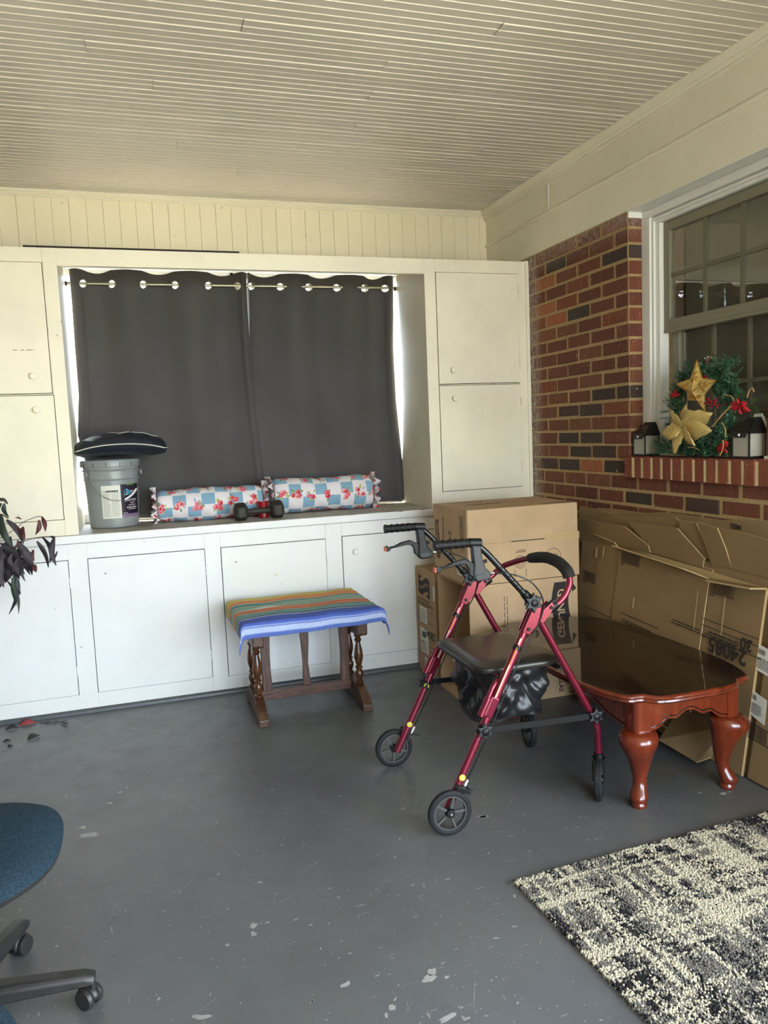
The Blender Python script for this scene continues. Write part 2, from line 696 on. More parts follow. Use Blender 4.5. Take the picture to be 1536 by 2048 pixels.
# wood
def wood(name, stops, scale=(1, 1, 1), rough=0.35, rings=26, bump=0.1, coat=0.0):
    t = NT(name)
    co = t.coord('Object', scale)
    f = t.noise(co, rings, 6, 0.65, 0.6)
    base = t.ramp(f, stops)
    t.set(Base_Color=base, Roughness=rough)
    if coat:
        t.b.inputs['Coat Weight'].default_value = coat
        t.b.inputs['Coat Roughness'].default_value = 0.06
    if bump:
        t.bump(f, bump, 0.001)
    M[name] = t.m


oak = [(0.25, lin((34, 20, 14))), (0.5, lin((80, 50, 37))), (0.7, lin((124, 86, 68)))]
wood('oak_x', oak, (1.2, 14, 14), 0.4, 9)
wood('oak_z', oak, (14, 14, 1.2), 0.4, 9)
wood('oak_y', [(0.25, lin((40, 24, 18))), (0.5, lin((80, 52, 38))), (0.75, lin((116, 84, 62)))], (14, 1.4, 14), 0.4, 9)
wood('oak_dark', [(0.3, lin((44, 24, 15))), (0.6, lin((92, 56, 32))), (0.8, lin((120, 78, 42)))], (6, 6, 3), 0.22, 8, coat=0.4)
cherry = [(0.25, lin((78, 26, 12))), (0.55, lin((108, 40, 18))), (0.8, lin((128, 54, 24)))]
wood('cherry', cherry, (4, 4, 1.0), 0.25, 6, 0.03, coat=0.7)
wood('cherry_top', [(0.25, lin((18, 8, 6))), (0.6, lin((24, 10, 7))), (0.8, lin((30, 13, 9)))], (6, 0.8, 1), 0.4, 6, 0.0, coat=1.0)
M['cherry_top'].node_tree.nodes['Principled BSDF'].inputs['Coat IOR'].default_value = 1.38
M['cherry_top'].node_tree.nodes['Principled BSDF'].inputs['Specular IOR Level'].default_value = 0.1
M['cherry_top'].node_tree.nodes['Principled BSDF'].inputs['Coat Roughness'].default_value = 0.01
wood('brown_wood', [(0.3, lin((78, 44, 22))), (0.7, lin((118, 70, 36)))], (4, 4, 1), 0.3, 8, coat=0.4)

# walker
t = NT('burgundy_metal')
t.set(Base_Color=lin((126, 30, 54)), Metallic=0.6, Roughness=0.32)
t.b.inputs['Coat Weight'].default_value = 0.5
t.b.inputs['Coat Roughness'].default_value = 0.12
M['burgundy_metal'] = t.m
simple('black_plastic', (17, 17, 18), 0.45, spec=0.3)
simple('grey_plastic', (42, 44, 47), 0.42, spec=0.35)
simple('black_tube', (18, 18, 19), 0.3, spec=0.6)
simple('foam', (22, 21, 20), 0.75, bump=0.2, bscale=300)
simple('grip_rubber', (14, 14, 14), 0.55, spec=0.3, bump=0.6, bscale=90)
simple('tyre', (30, 31, 33), 0.7, spec=0.3, var=0.25, scale=40)
simple('hub_grey', (70, 70, 70), 0.5)
simple('vinyl', (38, 35, 31), 0.32, bump=0.08, bscale=200)
simple('bag_nylon', (30, 30, 32), 0.34, bump=0.9, bscale=34)
simple('reflector', (190, 70, 40), 0.3)
simple('sticker_yellow', (212, 196, 70), 0.5)
simple('sticker_cream', (214, 196, 158), 0.5)
simple('sticker_orange', (206, 110, 60), 0.5)
# office chairs
t = NT('blue_fabric')
wv = t.noise(t.coord(world=True), 260, 2, 0.6)
base = t.ramp(wv, [(0.3, lin((32, 48, 62))), (0.7, lin((57, 78, 94)))])
t.set(Base_Color=base, Roughness=0.9)
t.bump(wv, 0.35, 0.001)
t.b.inputs['Specular IOR Level'].default_value = 0.1
M['blue_fabric'] = t.m
simple('chair_plastic', (44, 43, 42), 0.4, var=0.15, scale=30)
# plant / wreath
simple('leaf_green', (34, 48, 38), 0.6, var=0.3, scale=12)
simple('leaf_purple', (42, 33, 38), 0.6, var=0.3, scale=12)
simple('leaf_red', (78, 32, 36), 0.6, var=0.25, scale=14)
simple('leaf_bright_red', (168, 60, 62), 0.6, var=0.2)
simple('stem', (64, 48, 40), 0.7)
simple('terracotta', (150, 84, 58), 0.8, var=0.15)
simple('soil', (46, 36, 28), 0.95, bump=0.8, bscale=60)
attr_mat('needle', 0.55)
simple('gold', (206, 160, 78), 0.32, 0.85, bump=0.6, bscale=260)
simple('gold_mesh', (212, 186, 116), 0.42, 0.4, var=0.5, scale=330, bump=1.0, bscale=260)
simple('poinsettia', (172, 18, 30), 0.65, var=0.2, scale=30)
simple('berry', (150, 14, 26), 0.2)
simple('holly', (46, 66, 30), 0.5)
simple('twig', (176, 140, 88), 0.7)
simple('cone', (92, 66, 46), 0.8)
simple('snow', (225, 225, 220), 0.8)
simple('lantern_black', (30, 26, 22), 0.4)
simple('lantern_white', (228, 224, 206), 0.5)
simple('solar', (58, 50, 42), 0.15)
attr_mat('rug_pile', 0.95)
simple('rug_base', (60, 57, 54), 0.95)
attr_mat('print_cloth', 0.85, bump=0.15, bscale=500)
attr_mat('towel_cloth', 0.95, bump=0.5, bscale=420)
simple('blind', (104, 96, 70), 0.6)
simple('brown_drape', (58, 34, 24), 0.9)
simple('bounce_ground', (198, 188, 160), 0.95, var=0.15, scale=3)  # unseen ground, pale tan chosen to bounce warm light onto the ceiling
simple('roof', (90, 86, 80), 0.9)
# ================================================================== THE SETTING
mb = MB().box(XL, XR, YB, YF, -0.06, 0.0)
floor = struct('floor', mb, 'floor_paint', 'grey painted porch floor with chipped paint and scratches', 'floor', smooth=False)
ground_mb = MB().box(-30, 30, -40, 40, -0.32, -0.30)
struct('ground', ground_mb, 'bounce_ground', 'unseen pale tan ground outside the porch, toned to bounce sunlight inside', 'ground', smooth=False)

# chips of worn paint: the big ones where the photo has them, then scattered small ones
chips = MB()


def chip(x, y, r, ang=0.0, st=1.0, n=11, rr=random):
    vs = []
    for k in range(n):
        a = 2 * PI * k / n
        q = r * rr.uniform(0.55, 1.25)
        lx, ly = q * math.cos(a) * st, q * math.sin(a)
        vs.append((x + lx * math.cos(ang) - ly * math.sin(ang), y + lx * math.sin(ang) + ly * math.cos(ang), 0.0006))
    chips.add(vs, [tuple(range(n))])


for px, py, r, st in ((507, 1852, .022, .8), (508, 1868, .016, .7), (865, 1945, .022, .8), (858, 1957, .018, 1.4), (690, 1970, .010, 2.2), (785, 2015, .014, .8), (893, 2038, .014, 2.2),
                      (968, 1633, .012, 2.4), (965, 1634, .012, 1.5), (175, 1670, .018, 2.2), (190, 1672, .012, 2), (165, 1655, .013, 1.6), (220, 1606, .011, 1.7), (240, 1585, .009, 1.5),
                      (1447, 1588, .012, 1.5), (1400, 1586, .008, 1.2), (520, 1765, .006, 2), (455, 1890, .008, 1), (405, 2035, .012, 2.5), (680, 1592, .008, 1.3), (1460, 1584, .007, 2),
                      (545, 1580, .006, 2), (805, 1618, .005, 2.4), (535, 1845, .006, 1.5), (620, 1850, .007, .8)):
    p = P(2, 0, px, py)
    chip(p.x, p.y, r * 0.8, random.uniform(-.6, .8), st)
for k in range(330):
    x = random.gauss(0.45, 0.55)
    y = random.gauss(1.75, 0.45) if k % 3 else random.uniform(1.3, 4.0)
    if not (-1.2 < x < 2.15 and 1.1 < y < 4.05):
        continue
    if x > 0.97 and y < 2.02:
        continue
    r = random.choice((.0014, .0016, .002, .0026, .0036)) * random.uniform(.7, 1.3)
    chip(x, y, r, random.uniform(-.4, 1.3), random.uniform(1, 3.2), 8)
for k in range(46):   # long hairline scratches
    x, y = random.uniform(-.6, 1.6), random.uniform(1.3, 2.9)
    if x > .95 and y < 2.05:
        continue
    a = random.gauss(0.6, 0.5)
    l = random.uniform(.03, .14)
    w = random.uniform(.0005, .001)
    dx, dy = math.cos(a) * l / 2, math.sin(a) * l / 2
    nx, ny = -math.sin(a) * w, math.cos(a) * w
    chips.add([(x - dx, y - dy, .0006), (x + nx, y + ny, .0006), (x + dx, y + dy, .0006), (x - nx, y - ny, .0006)], [(0, 1, 2, 3)])
part('chipped_paint', chips, 'paint_chip', floor, smooth=False, kind='stuff')

# ---- ceiling of narrow beaded boards
mb = MB().box(XL, XR, YB, YF, ZC + 0.006, ZC + 0.08)
ceiling = struct('ceiling', mb, 'ceiling_paint', 'low porch ceiling of narrow beaded boards', 'ceiling', smooth=False)
BW = 0.0855


def ceil_board(length):
    hb = BW / 2
    one = [(.0, .0026), (.0016, .0026), (.0026, .0006), (.0038, -.0012), (.0056, -.0018), (.0074, -.0012), (.0086, .0006), (.0096, .0010), (.0106, 0.0)]
    pr = one + [(hb - .001, 0.0)] + [(y + hb, z) for y, z in one] + [(BW - .001, 0.0), (BW, .0026)]
    m = MB()
    n = len(pr)
    vs = [(0, y, ZC + z) for y, z in pr] + [(length, y, ZC + z) for y, z in pr]
    m.add(vs, [(i, i + n, i + n + 1, i + 1) for i in range(n - 1)])
    m.add([(0, 0, ZC + .005), (0, 0, ZC + .02), (0, BW, ZC + .02), (0, BW, ZC + .005)], [(0, 1, 2, 3)])
    m.add([(length, 0, ZC + .005), (length, 0, ZC + .02), (length, BW, ZC + .02), (length, BW, ZC + .005)], [(3, 2, 1, 0)])
    return mesh_of(m, 'ceiling_board', 'ceiling_paint', angle=25)


_L = XR - XL
_full = ceil_board(_L - .002)
_cut = {}
nb = int((YF - YB) / BW)
joints = {5: .62, 9: .30, 13: 1.05, 16: .18, 17: 1.02, 20: 1.0, 22: .45, 11: 1.75, 7: 1.35, 19: -.05, 24: 1.3}
for i in range(nb + 1):
    y1 = YF - .001 - i * BW
    if y1 - BW < YB:
        break
    if i in joints:
        cut = joints[i] - XL
        for a, b, dz in ((0, cut - .0012, 0), (cut + .0012, _L - .002, -.0015)):
            piece('ceiling_board', ceil_board(b - a), ceiling, (XL + .001 + a, y1 - BW, dz))
    else:
        piece('ceiling_board', _full, ceiling, (XL + .001, y1 - BW, random.choice((0, 0, -.0012))))

# ---- back wall with the window opening, narrow vertical boards above the cabinets
WX0, WX1, WZ0, WZ1 = -0.32, 1.66, 0.93, 2.335
mb = MB()
mb.box(XL, WX0, YF + .012, YF + .15, 0, ZC)
mb.box(WX1, XR + .2, YF + .012, YF + .15, 0, ZC)
mb.box(WX0, WX1, YF + .012, YF + .15, 0, WZ0)
mb.box(WX0, WX1, YF + .012, YF + .15, WZ1, ZC)
wall_back = struct('wall_back', mb, 'bead_paint', 'cream back wall of narrow vertical boards above built-in cabinets', 'wall', smooth=False)
VB = 0.0866
m = MB()
pr = [(0.0, .0045), (.0014, .0008), (.003, 0), (VB - .003, 0), (VB - .0014, .0008), (VB, .0045)]
zb0, zb1 = WZ1 + .032, 2.70
vs = [(x, y, zb0) for x, y in pr] + [(x, y, zb1) for x, y in pr]
n = len(pr)
m.add(vs, [(i, i + 1, i + 1 + n, i + n) for i in range(n - 1)])
m.add([(0, .008, zb0), (0, .011, zb0), (VB, .011, zb0), (VB, .008, zb0)], [(3, 2, 1, 0)])
vboard = mesh_of(m, 'wall_board', 'bead_paint', angle=25)
x = -0.484 - VB * 16
while x < XR - .02:
    if x > XL:
        piece('wall_board', vboard, wall_back, (x, YF + random.choice((0, 0, .0008)), 0))
    x += VB

# ---- left wall (out of view) and rear wall with the openings that let the daylight in
mb = MB().box(XL - .12, XL, YB, YF + .15, 0, ZC + .08)
struct('wall_left', mb, 'left_wall_paint', 'plain tan wall on the far side of the porch', 'wall', smooth=False)
mb = MB()
xs = [XL - .12] + [v for o in REAR_OPEN for v in o[:2]] + [XR + .25]
for i in range(0, len(xs), 2):
    mb.box(xs[i], xs[i + 1], YB - .1, YB, 0, ZC + .08)
for a, b, c, d in REAR_OPEN:
    mb.box(a, b, YB - .1, YB, 0, c)
    mb.box(a, b, YB - .1, YB, d, ZC + .08)
struct('wall_rear', mb, 'plaster', 'unseen porch wall with wide openings sized for the daylight', 'wall', smooth=False)
mb = MB().box(XL - 1.0, XR + 1.2, YB - 1.2, YF + .25, ZC + .085, ZC + .2)  # unseen roof, overhang shaped to control where direct sun enters
struct('roof', mb, 'roof', 'unseen porch roof, its overhang sized to control the direct sun', 'roof', smooth=False)

# ---- right wall: brick house wall, one object per brick
WY0, WY1 = 2.02, 3.17           # window opening in y
ZS = 1.186                      # top of the brick sill
ZBM = 2.311                     # underside of the beam
mb = MB()
XB = XR + .0032                 # mortar face
mb.box(XB, XR + .25, WY1, YF + .15, 0, ZBM + .05)
mb.box(XB, XR + .25, WY0, WY1, 0, ZS - .10)
mb.box(XB, XR + .25, SIDE_OPEN[1] + .1, WY0, 0, ZBM + .05)
mb.box(XB, XR + .25, YB, SIDE_OPEN[0], 0, ZC)
mb.box(XB, XR + .25, SIDE_OPEN[0], SIDE_OPEN[1], 0, SIDE_OPEN[2])
mb.box(XB, XR + .25, SIDE_OPEN[0], SIDE_OPEN[1], SIDE_OPEN[3], ZC)
mb.box(XB, XR + .25, SIDE_OPEN[1], SIDE_OPEN[1] + .1, 0, ZC)
wall_right = struct('wall_right', mb, 'mortar', 'red brick house wall with pale sandy mortar joints', 'wall', smooth=False)

CH, BL, JT, JV = 0.0715, 0.217, 0.013, 0.0155
DARK = [(1250, 518), (1100, 523), (1153, 622), (1250, 785), (1198, 788), (1130, 824), (1128, 877), (1175, 877), (1148, 905), (1192, 906), (1127, 930), (1213, 940), (1279, 997), (1080, 930), (1400, 1010), (1168, 822)]
ORNG = [(1093, 563), (1100, 635), (1170, 934), (1085, 616)]
darkp = [P(0, XR, a, b) for a, b in DARK]
orngp = [P(0, XR, a, b) for a, b in ORNG]
_bm = {}


def brick_mesh(lx, ly, lz, mat):
    key = (round(lx, 3), round(ly, 3), round(lz, 3), mat)
    if key not in _bm:
        c = .0035
        m = MB()
        vs = []
        for sx in (0, 1):
            d = c if sx == 0 else 0
            for (y, z) in ((d, d), (ly - d, d), (ly - d, lz - d), (d, lz - d)):
                vs.append((0 if sx == 0 else lx, y, z))
        # bevelled front rim
        rim = [(c, 0, 0), (c, ly, 0), (c, ly, lz), (c, 0, lz)]
        vv = vs[:4] + rim + vs[4:]
        m.add(vv, [(0, 3, 2, 1)] + [(i, (i + 1) % 4, 4 + (i + 1) % 4, 4 + i) for i in range(4)] + [(4 + i, 4 + (i + 1) % 4, 8 + (i + 1) % 4, 8 + i) for i in range(4)] + [(8, 9, 10, 11)])
        _bm[key] = mesh_of(m, 'brick', mat, smooth=False)
    return _bm[key]


def lay(y0, y1, z0, z1, ylo, yhi, depth=.06):
    a, b = max(y0, ylo), min(y1, yhi)
    if b - a < .02:
        return None
    ly, lz = b - a - JV, z1 - z0 - JT
    c0, c1 = a + JV / 2, z0 + JT / 2
    mat = 'brick'
    for p in darkp:
        if a < p.y < b and z0 < p.z < z1:
            mat = 'brick_dark'
    for p in orngp:
        if a < p.y < b and z0 < p.z < z1:
            mat = 'brick_orange'
    return (brick_mesh(depth, ly, lz, mat), (XR + random.uniform(-.0022, .0022), c0 + random.uniform(-.002, .002), c1 + random.uniform(-.0015, .0015)))


zc0 = 1.06 - CH / 2
low = MB()
k = -15
while True:
    z0 = zc0 + k * CH
    z1 = z0 + CH
    if z0 > ZBM - .01:
        break
    z1 = min(z1, ZBM + .004)
    if z0 < 0:
        k += 1
        continue
    under = z1 <= ZS - .09
    if under:
        ph = 3.002 if (k % 2) else 2.8935
        ylo, yhi = 1.75, YF - .02
        start = ph - BL * 6
    else:
        ph = WY1 if (k % 2) else WY1 + BL / 2 - .004
        ylo, yhi = WY1 + .0, YF - .02
        start = ph - BL
    y = start
    while y < yhi:
        r = lay(y, y + BL, z0, z1, ylo - (JV / 2 if not under else 0), yhi)
        if r and (y + BL) > ylo:
            seen = (z0 > .93 and r[1][1] < 4.1)
            if seen or (z0 > .72 and r[1][1] < 4.0):
                piece('brick', r[0], wall_right, r[1])
            else:
                for pq in (r[0],):
                    low.add([(v.co.x + r[1][0], v.co.y + r[1][1], v.co.z + r[1][2]) for v in pq.vertices], [tuple(p.vertices) for p in pq.polygons])
        y += BL
    # the brick corner turning into the window reveal
    if not under and z0 > ZS - .02:
        lx = .098
        m = 'brick'
        for p in darkp:
            if abs(p.y - WY1 - .06) < .06 and z0 < p.z < z1:
                m = 'brick_dark'
        key = brick_mesh(lx - .004, .05, z1 - z0 - JT, m)
        piece('brick', key, wall_right, (XR + .006, WY1 - .0035, z0 + JT / 2))
    k += 1
part('hidden_bricks', low, 'brick', wall_right, smooth=False, kind='stuff')
# rowlock sill bricks, standing on edge and a little proud of the wall
sill_bed = MB().box(XR - .0236, XR + .1, WY0 - .05, WY1 + .005, ZS - .097, ZS - .006)
part('sill_bed', sill_bed, 'mortar_pale', wall_right, smooth=False)
y = WY1 + .012
i = 0
while y > WY0 - .02:
    ln = .069
    key = brick_mesh(.125, ln - .0125 + random.choice((-.002, 0, .002)), .1, 'brick_sill')
    piece('sill_brick', key, wall_right, (XR - .026 + random.uniform(-.002, .002), y - ln + .005, ZS - .1))
    y -= ln
    i += 1

# ---- painted beam over the brick, flush with it
mb = MB().box(XR - .004, XR + .25, SIDE_OPEN[1], YF + .15, ZBM, ZC + .05)
beam = struct('beam', mb, 'trim_paint', 'cream painted beam along the top of the brick wall', 'beam', smooth=False)


def sweep(profile, a, b, nrm):
    """moulding: profile [(out, z)] swept from a to b, out along nrm"""
    m = MB()
    a, b, nrm = Vector(a), Vector(b), Vector(nrm)
    n = len(profile)
    vs = [a + nrm * o + Vector((0, 0, z)) for o, z in profile] + [b + nrm * o + Vector((0, 0, z)) for o, z in profile]
    m.add(vs, [(i, (i + 1) % n, n + (i + 1) % n, n + i) for i in range(n)])
    m.add(vs[:n], [tuple(range(n))])
    m.add(vs[n:], [tuple(range(n - 1, -1, -1))])
    return m


crown = [(0, 2.646), (.008, 2.646), (.008, 2.652), (.016, 2.655), (.014, 2.664), (.02, 2.668), (.026, 2.672), (.026, 2.676), (.034, 2.682), (.046, 2.70), (.046, 2.7045), (0, 2.7045)]
crown_b = [(0, 2.669), (.006, 2.669), (.006, 2.673), (.012, 2.675), (.010, 2.681), (.018, 2.684), (.018, 2.688), (.028, 2.6935), (.028, 2.7045), (0, 2.7045)]
struct('trim_1', sweep(crown_b, (XL, YF, 0), (XR - .004, YF, 0), (0, -1, 0)), 'trim_paint', 'stepped crown moulding where the back wall meets the ceiling', 'moulding', angle=20)
struct('trim_2', sweep(crown, (XR - .004, SIDE_OPEN[1], 0), (XR - .004, YF, 0), (-1, 0, 0)), 'trim_paint', 'stepped crown moulding above the beam', 'moulding', angle=20)
struct('trim_3', sweep([(0, 2.484), (.006, 2.484), (.011, 2.49), (.011, 2.498), (.006, 2.505), (0, 2.509)], (XR - .004, SIDE_OPEN[1], 0), (XR - .004, YF, 0), (-1, 0, 0)), 'trim_paint',
       'slim half-round moulding along the middle of the beam', 'moulding', angle=30)
seam = MB().box(XR - .0075, XR - .003, 3.862, 3.872, 2.507, 2.64)
part('joint_cover', seam, 'cool_white_paint', beam, smooth=False)

# ---- window in the brick wall (house side): frame, sashes, panes, muntins, blind
FX = XR + .095
win = MB()
# outer casing with steps
win.box(FX, FX + .05, WY1 - .105, WY1, ZS, ZBM - .0722)
win.box(FX, FX + .05, WY0, WY0 + .105, ZS, ZBM - .0722)
win.box(FX, FX + .05, WY0, WY1, ZBM - .072, ZBM - .0045)
win.box(FX - .022, FX - .0002, WY1 - .062, WY1 - .002, ZS, ZBM - .0402)
win.box(FX - .022, FX - .0002, WY0 + .002, WY0 + .062, ZS, ZBM - .0402)
win.box(FX - .022, FX - .0002, WY0, WY1 - .002, ZBM - .04, ZBM - .0045)
win.box(FX - .012, FX - .0002, WY1 - .078, WY1 - .066, ZS, ZBM - .06)
win.box(FX - .012, FX - .0002, WY0, WY1 - .064, ZBM - .058, ZBM - .046)
window1 = struct('window_1', win, 'window_paint', 'white cased house window with divided sashes in the brick wall', 'window', smooth=False, bevel=.0025)
soff = MB().box(XR - .003, FX + .05, WY0, WY1, ZBM - .004, ZBM)
part('corner_filler', MB().box(XR + .001, FX, WY1 - .008, WY1 + .0, ZBM - .03, ZBM - .001), 'window_paint', window1, smooth=False)
part('head_board', soff, 'window_paint', window1, smooth=False)
GY0, GY1 = WY0 + .105, WY1 - .105
ZM = 1.775


def sash(x, y0, y1, z0, z1, st, name):
    m = MB()
    m.box(x, x + .035, y1 - st, y1, z0, z1)
    m.box(x, x + .035, y0, y0 + st, z0, z1)
    m.box(x, x + .035, y0 + st, y1 - st, z0, z0 + st)
    m.box(x, x + .035, y0 + st, y1 - st, z1 - st, z1)
    s = part(name, m, 'shaded_sash_paint', window1, smooth=False, bevel=.003)
    w = (y1 - y0 - 2 * st) / 4
    h = (z1 - z0 - 2 * st) / 2
    mu = MB()
    for i in range(1, 4):
        yy = y0 + st + w * i
        part('muntin', MB().box(x + .010, x + .022, yy - .0085, yy + .0085, z0 + st, z1 - st), 'shaded_muntin_paint', s, smooth=False)
    part('muntin', MB().box(x + .0095, x + .0225, y0 + st, y1 - st, z0 + st + h - .0085, z0 + st + h + .0085), 'shaded_muntin_paint', s, smooth=False)
    for i in range(4):
        for j in range(2):
            a, c = y0 + st + w * i, z0 + st + h * j
            part('pane', MB().box(x + .014, x + .017, a + .004, a + w - .004, c + .004, c + h - .004), 'glass', s, smooth=False)
    return s


sash(FX + .02, GY0, GY1, ZM - .015, ZBM - .075, .042, 'upper_sash')
sash(FX + .058, GY0 + .012, GY1 - .012, ZS + .002, ZM + .03, .046, 'lower_sash')
part('window_stop', MB().box(FX + .02, FX + .055, GY0, GY1, ZM - .03, ZM - .015), 'shaded_sash_paint', window1, smooth=False)
bl = thing('window_blind', 'closed slatted blind hanging behind the house window', 'blind', (FX + .135, (GY0 + GY1) / 2, ZS))
part('head_rail', MB().box(FX + .12, FX + .15, GY0 - .05, GY1 - .1, ZBM - .06, ZBM - .03), 'blind', bl, smooth=False)
slat = MB().prism([(-.006, -.5, .011), (.000, -.5, .0), (.005, -.5, -.012), (.0065, -.5, -.0115), (.0015, -.5, .001), (-.0045, -.5, .0115)], (0, 1.0 - .0, 0))
slat_me = mesh_of(slat, 'slat', 'blind', angle=60)
z = ZBM - .07
while z > ZS:
    piece('slat', slat_me, bl, (FX + .135, GY0 + .43, z))
    z -= .0205
drape = MB()
pts = []
for j in range(2):
    for i in range(25):
        pts.append((FX + .185 + .012 * math.sin(i * 1.3), GY1 - .14 + .2 * i / 24, ZS - .05 if j == 0 else ZBM))
drape.grid(pts, 25, 2)
solo('drape', drape, 'brown_drape', 'dark brown drape at the side of the house window', 'curtain', (FX + .235, GY1 - .04, ZS - .05))
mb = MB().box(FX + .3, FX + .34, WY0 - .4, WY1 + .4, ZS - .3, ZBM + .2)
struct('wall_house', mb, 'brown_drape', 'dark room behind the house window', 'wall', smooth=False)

# ---- window behind the curtains
w2 = MB()
for (a, b, c, d) in ((WX0 - .008, WX0 + .014, WZ0 - .02, WZ1 + .03), (WX1 - .014, WX1 + .008, WZ0 - .02, WZ1 + .03)):
    w2.box(a, b, YF + .004, YF + .1, c, d)
w2.box(WX0, WX1, YF + .004, YF + .1, WZ0 - .02, WZ0 + .03)
w2.box(WX0, WX1, YF + .004, YF + .1, WZ1 - .03, WZ1 + .03)
w2.box((WX0 + WX1) / 2 - .03, (WX0 + WX1) / 2 + .03, YF + .03, YF + .09, WZ0, WZ1)
window2 = struct('window_2', w2, 'window_paint', 'wide white window behind the dark curtains', 'window', smooth=False, bevel=.003)
for a, b in ((WX0 + .014, (WX0 + WX1) / 2 - .03), ((WX0 + WX1) / 2 + .03, WX1 - .014)):
    s = MB()
    s.box(a, a + .018, YF + .045, YF + .075, WZ0 + .03, WZ1 - .03)
    s.box(b - .018, b, YF + .045, YF + .075, WZ0 + .03, WZ1 - .03)
    s.box(a, b, YF + .045, YF + .075, WZ0 + .03, WZ0 + .07)
    s.box(a, b, YF + .045, YF + .075, WZ1 - .06, WZ1 - .03)
    so = part('sash', s, 'window_paint', window2, smooth=False)
    part('pane', MB().box(a + .018, b - .018, YF + .058, YF + .062, WZ0 + .07, WZ1 - .06), 'glass', so, smooth=False)
portal('daylight_portal', ((WX0 + WX1) / 2, YF + .12, (WZ0 + WZ1) / 2), (math.radians(-90), 0, 0), WX1 - WX0, WZ1 - WZ0)

struct('baseboard_back', sweep([(0, 0), (.014, 0), (.014, .008), (.009, .017), (0, .022)], (-1.15, YC, 0), (2.24, YC, 0), (0, -1, 0)), 'grey_paint',
       'low grey painted strip at the foot of the cabinets', 'baseboard', angle=60)
# ================================================================== BUILT-IN CABINETS
def knob(door, x, z, mat):
    part('knob', MB().lathe([(.006, 0), (.006, .008), (.015, .010), (.017, .015), (.015, .020), (.006, .022)], (x, YC - .006, z), (0, -1, 0), 18), mat, door)


def hinge(door, x, z, mat):
    m = MB().lathe([(.0035, -.026), (.0045, -.024), (.0045, -.009), (.003, -.008), (.003, .008), (.0045, .009), (.0045, .024), (.0035, .026)], (x, YC - .008, z), (0, 0, 1), 10)
    m.box(x + .002, x + .012, YC - .008, YC - .004, z - .024, z + .024)
    part('hinge', m, mat, door)


def slab_door(parent, x0, x1, z0, z1, mat, kn=None, hinges=()):
    d = part('door', MB().box(x0 + .003, x1 - .003, YC - .007, YC + .012, z0 + .003, z1 - .003), mat, parent, smooth=False, bevel=.002)
    if kn:
        knob(d, kn[0], kn[1], mat)
    for (x, z) in hinges:
        hinge(d, x, z, mat)
    return d


def frame_with_holes(x0, x1, z0, z1, holes, y0, y1):
    """flat face frame with rectangular holes (holes stacked in x columns)"""
    m = MB()
    xs = sorted(set([x0, x1] + [v for h in holes for v in h[:2]]))
    for a, b in zip(xs, xs[1:]):
        cols = sorted([(h[2], h[3]) for h in holes if h[0] <= a + 1e-6 and h[1] >= b - 1e-6])
        z = z0
        for c, d in cols:
            if c > z:
                m.box(a, b, y0, y1, z, c)
            z = d
        if z < z1:
            m.box(a, b, y0, y1, z, z1)
    return m


# --- base cabinet run
BX0, BX1 = -1.15, 2.235
base_doors = [(-.92, -.332, .095, .784), (-.244, .330, .096, .784), (.410, .976, .090, .784), (1.066, 1.64, .104, .790)]
base = thing('base_cabinet', 'long white base cabinet with scuffed flat doors under the window sill', 'cabinet', (0.5, YC + .25, 0))
part('face_frame', frame_with_holes(BX0, BX1, .018, .862, base_doors, YC, YC + .02), 'cool_white_paint', base, smooth=False, bevel=.0015)
m = MB().box(BX0, BX1, YC + .03, YC + .05, .0, .86)
m.box(BX0, BX0 + .02, YC + .02, YF, 0, .86)
m.box(BX1 - .02, BX1, YC + .02, YF, 0, .86)
part('body', m, 'dark_gap', base, smooth=False)
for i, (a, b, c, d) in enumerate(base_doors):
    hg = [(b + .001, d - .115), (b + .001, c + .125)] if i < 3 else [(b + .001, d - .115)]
    dr = slab_door(base, a, b, c, d, 'cool_white_paint', (1.14, .698) if i == 3 else None, hg)
    if i in (1, 2):   # filled and open screw holes where knobs used to be
        for (px, py, r) in (((211, 1147, .0035),) if i == 1 else ((472, 1124, .0035), (552, 1149, .009), (563, 1167, .008))):
            p = P(1, YC - .007, px, py)
            part('screw_hole', MB().lathe([(r, 0), (r * .9, .0006)], p + Vector((0, -.0002, 0)), (0, -1, 0), 12), 'dark_gap' if r < .005 else 'trim_paint', dr)
# --- sill / worktop inside the recess
sl = MB().box(BX0, BX1, YC - .012, YF + .004, .864, .905)
sill = solo('window_sill', sl, ['sill_paint', 'cool_white_paint'], 'worn grey and white wooden sill board on the base cabinet', 'sill', (0.67, YC + .2, .864), smooth=False, bevel=.004)
for pg in sill.data.polygons:
    if pg.normal.y < -.5:
        pg.material_index = 1
# chipped front edge
ch = MB()
for k in range(60):
    x = random.uniform(-.25, 1.6)
    ch.box(x, x + random.uniform(.006, .03), YC - .0128, YC - .008, .9055 - random.uniform(.001, .004), .9058)
part('chipped_edge', ch, 'sill_paint', sill, smooth=False, kind='stuff')
RZ = 2.206    # top of the recess
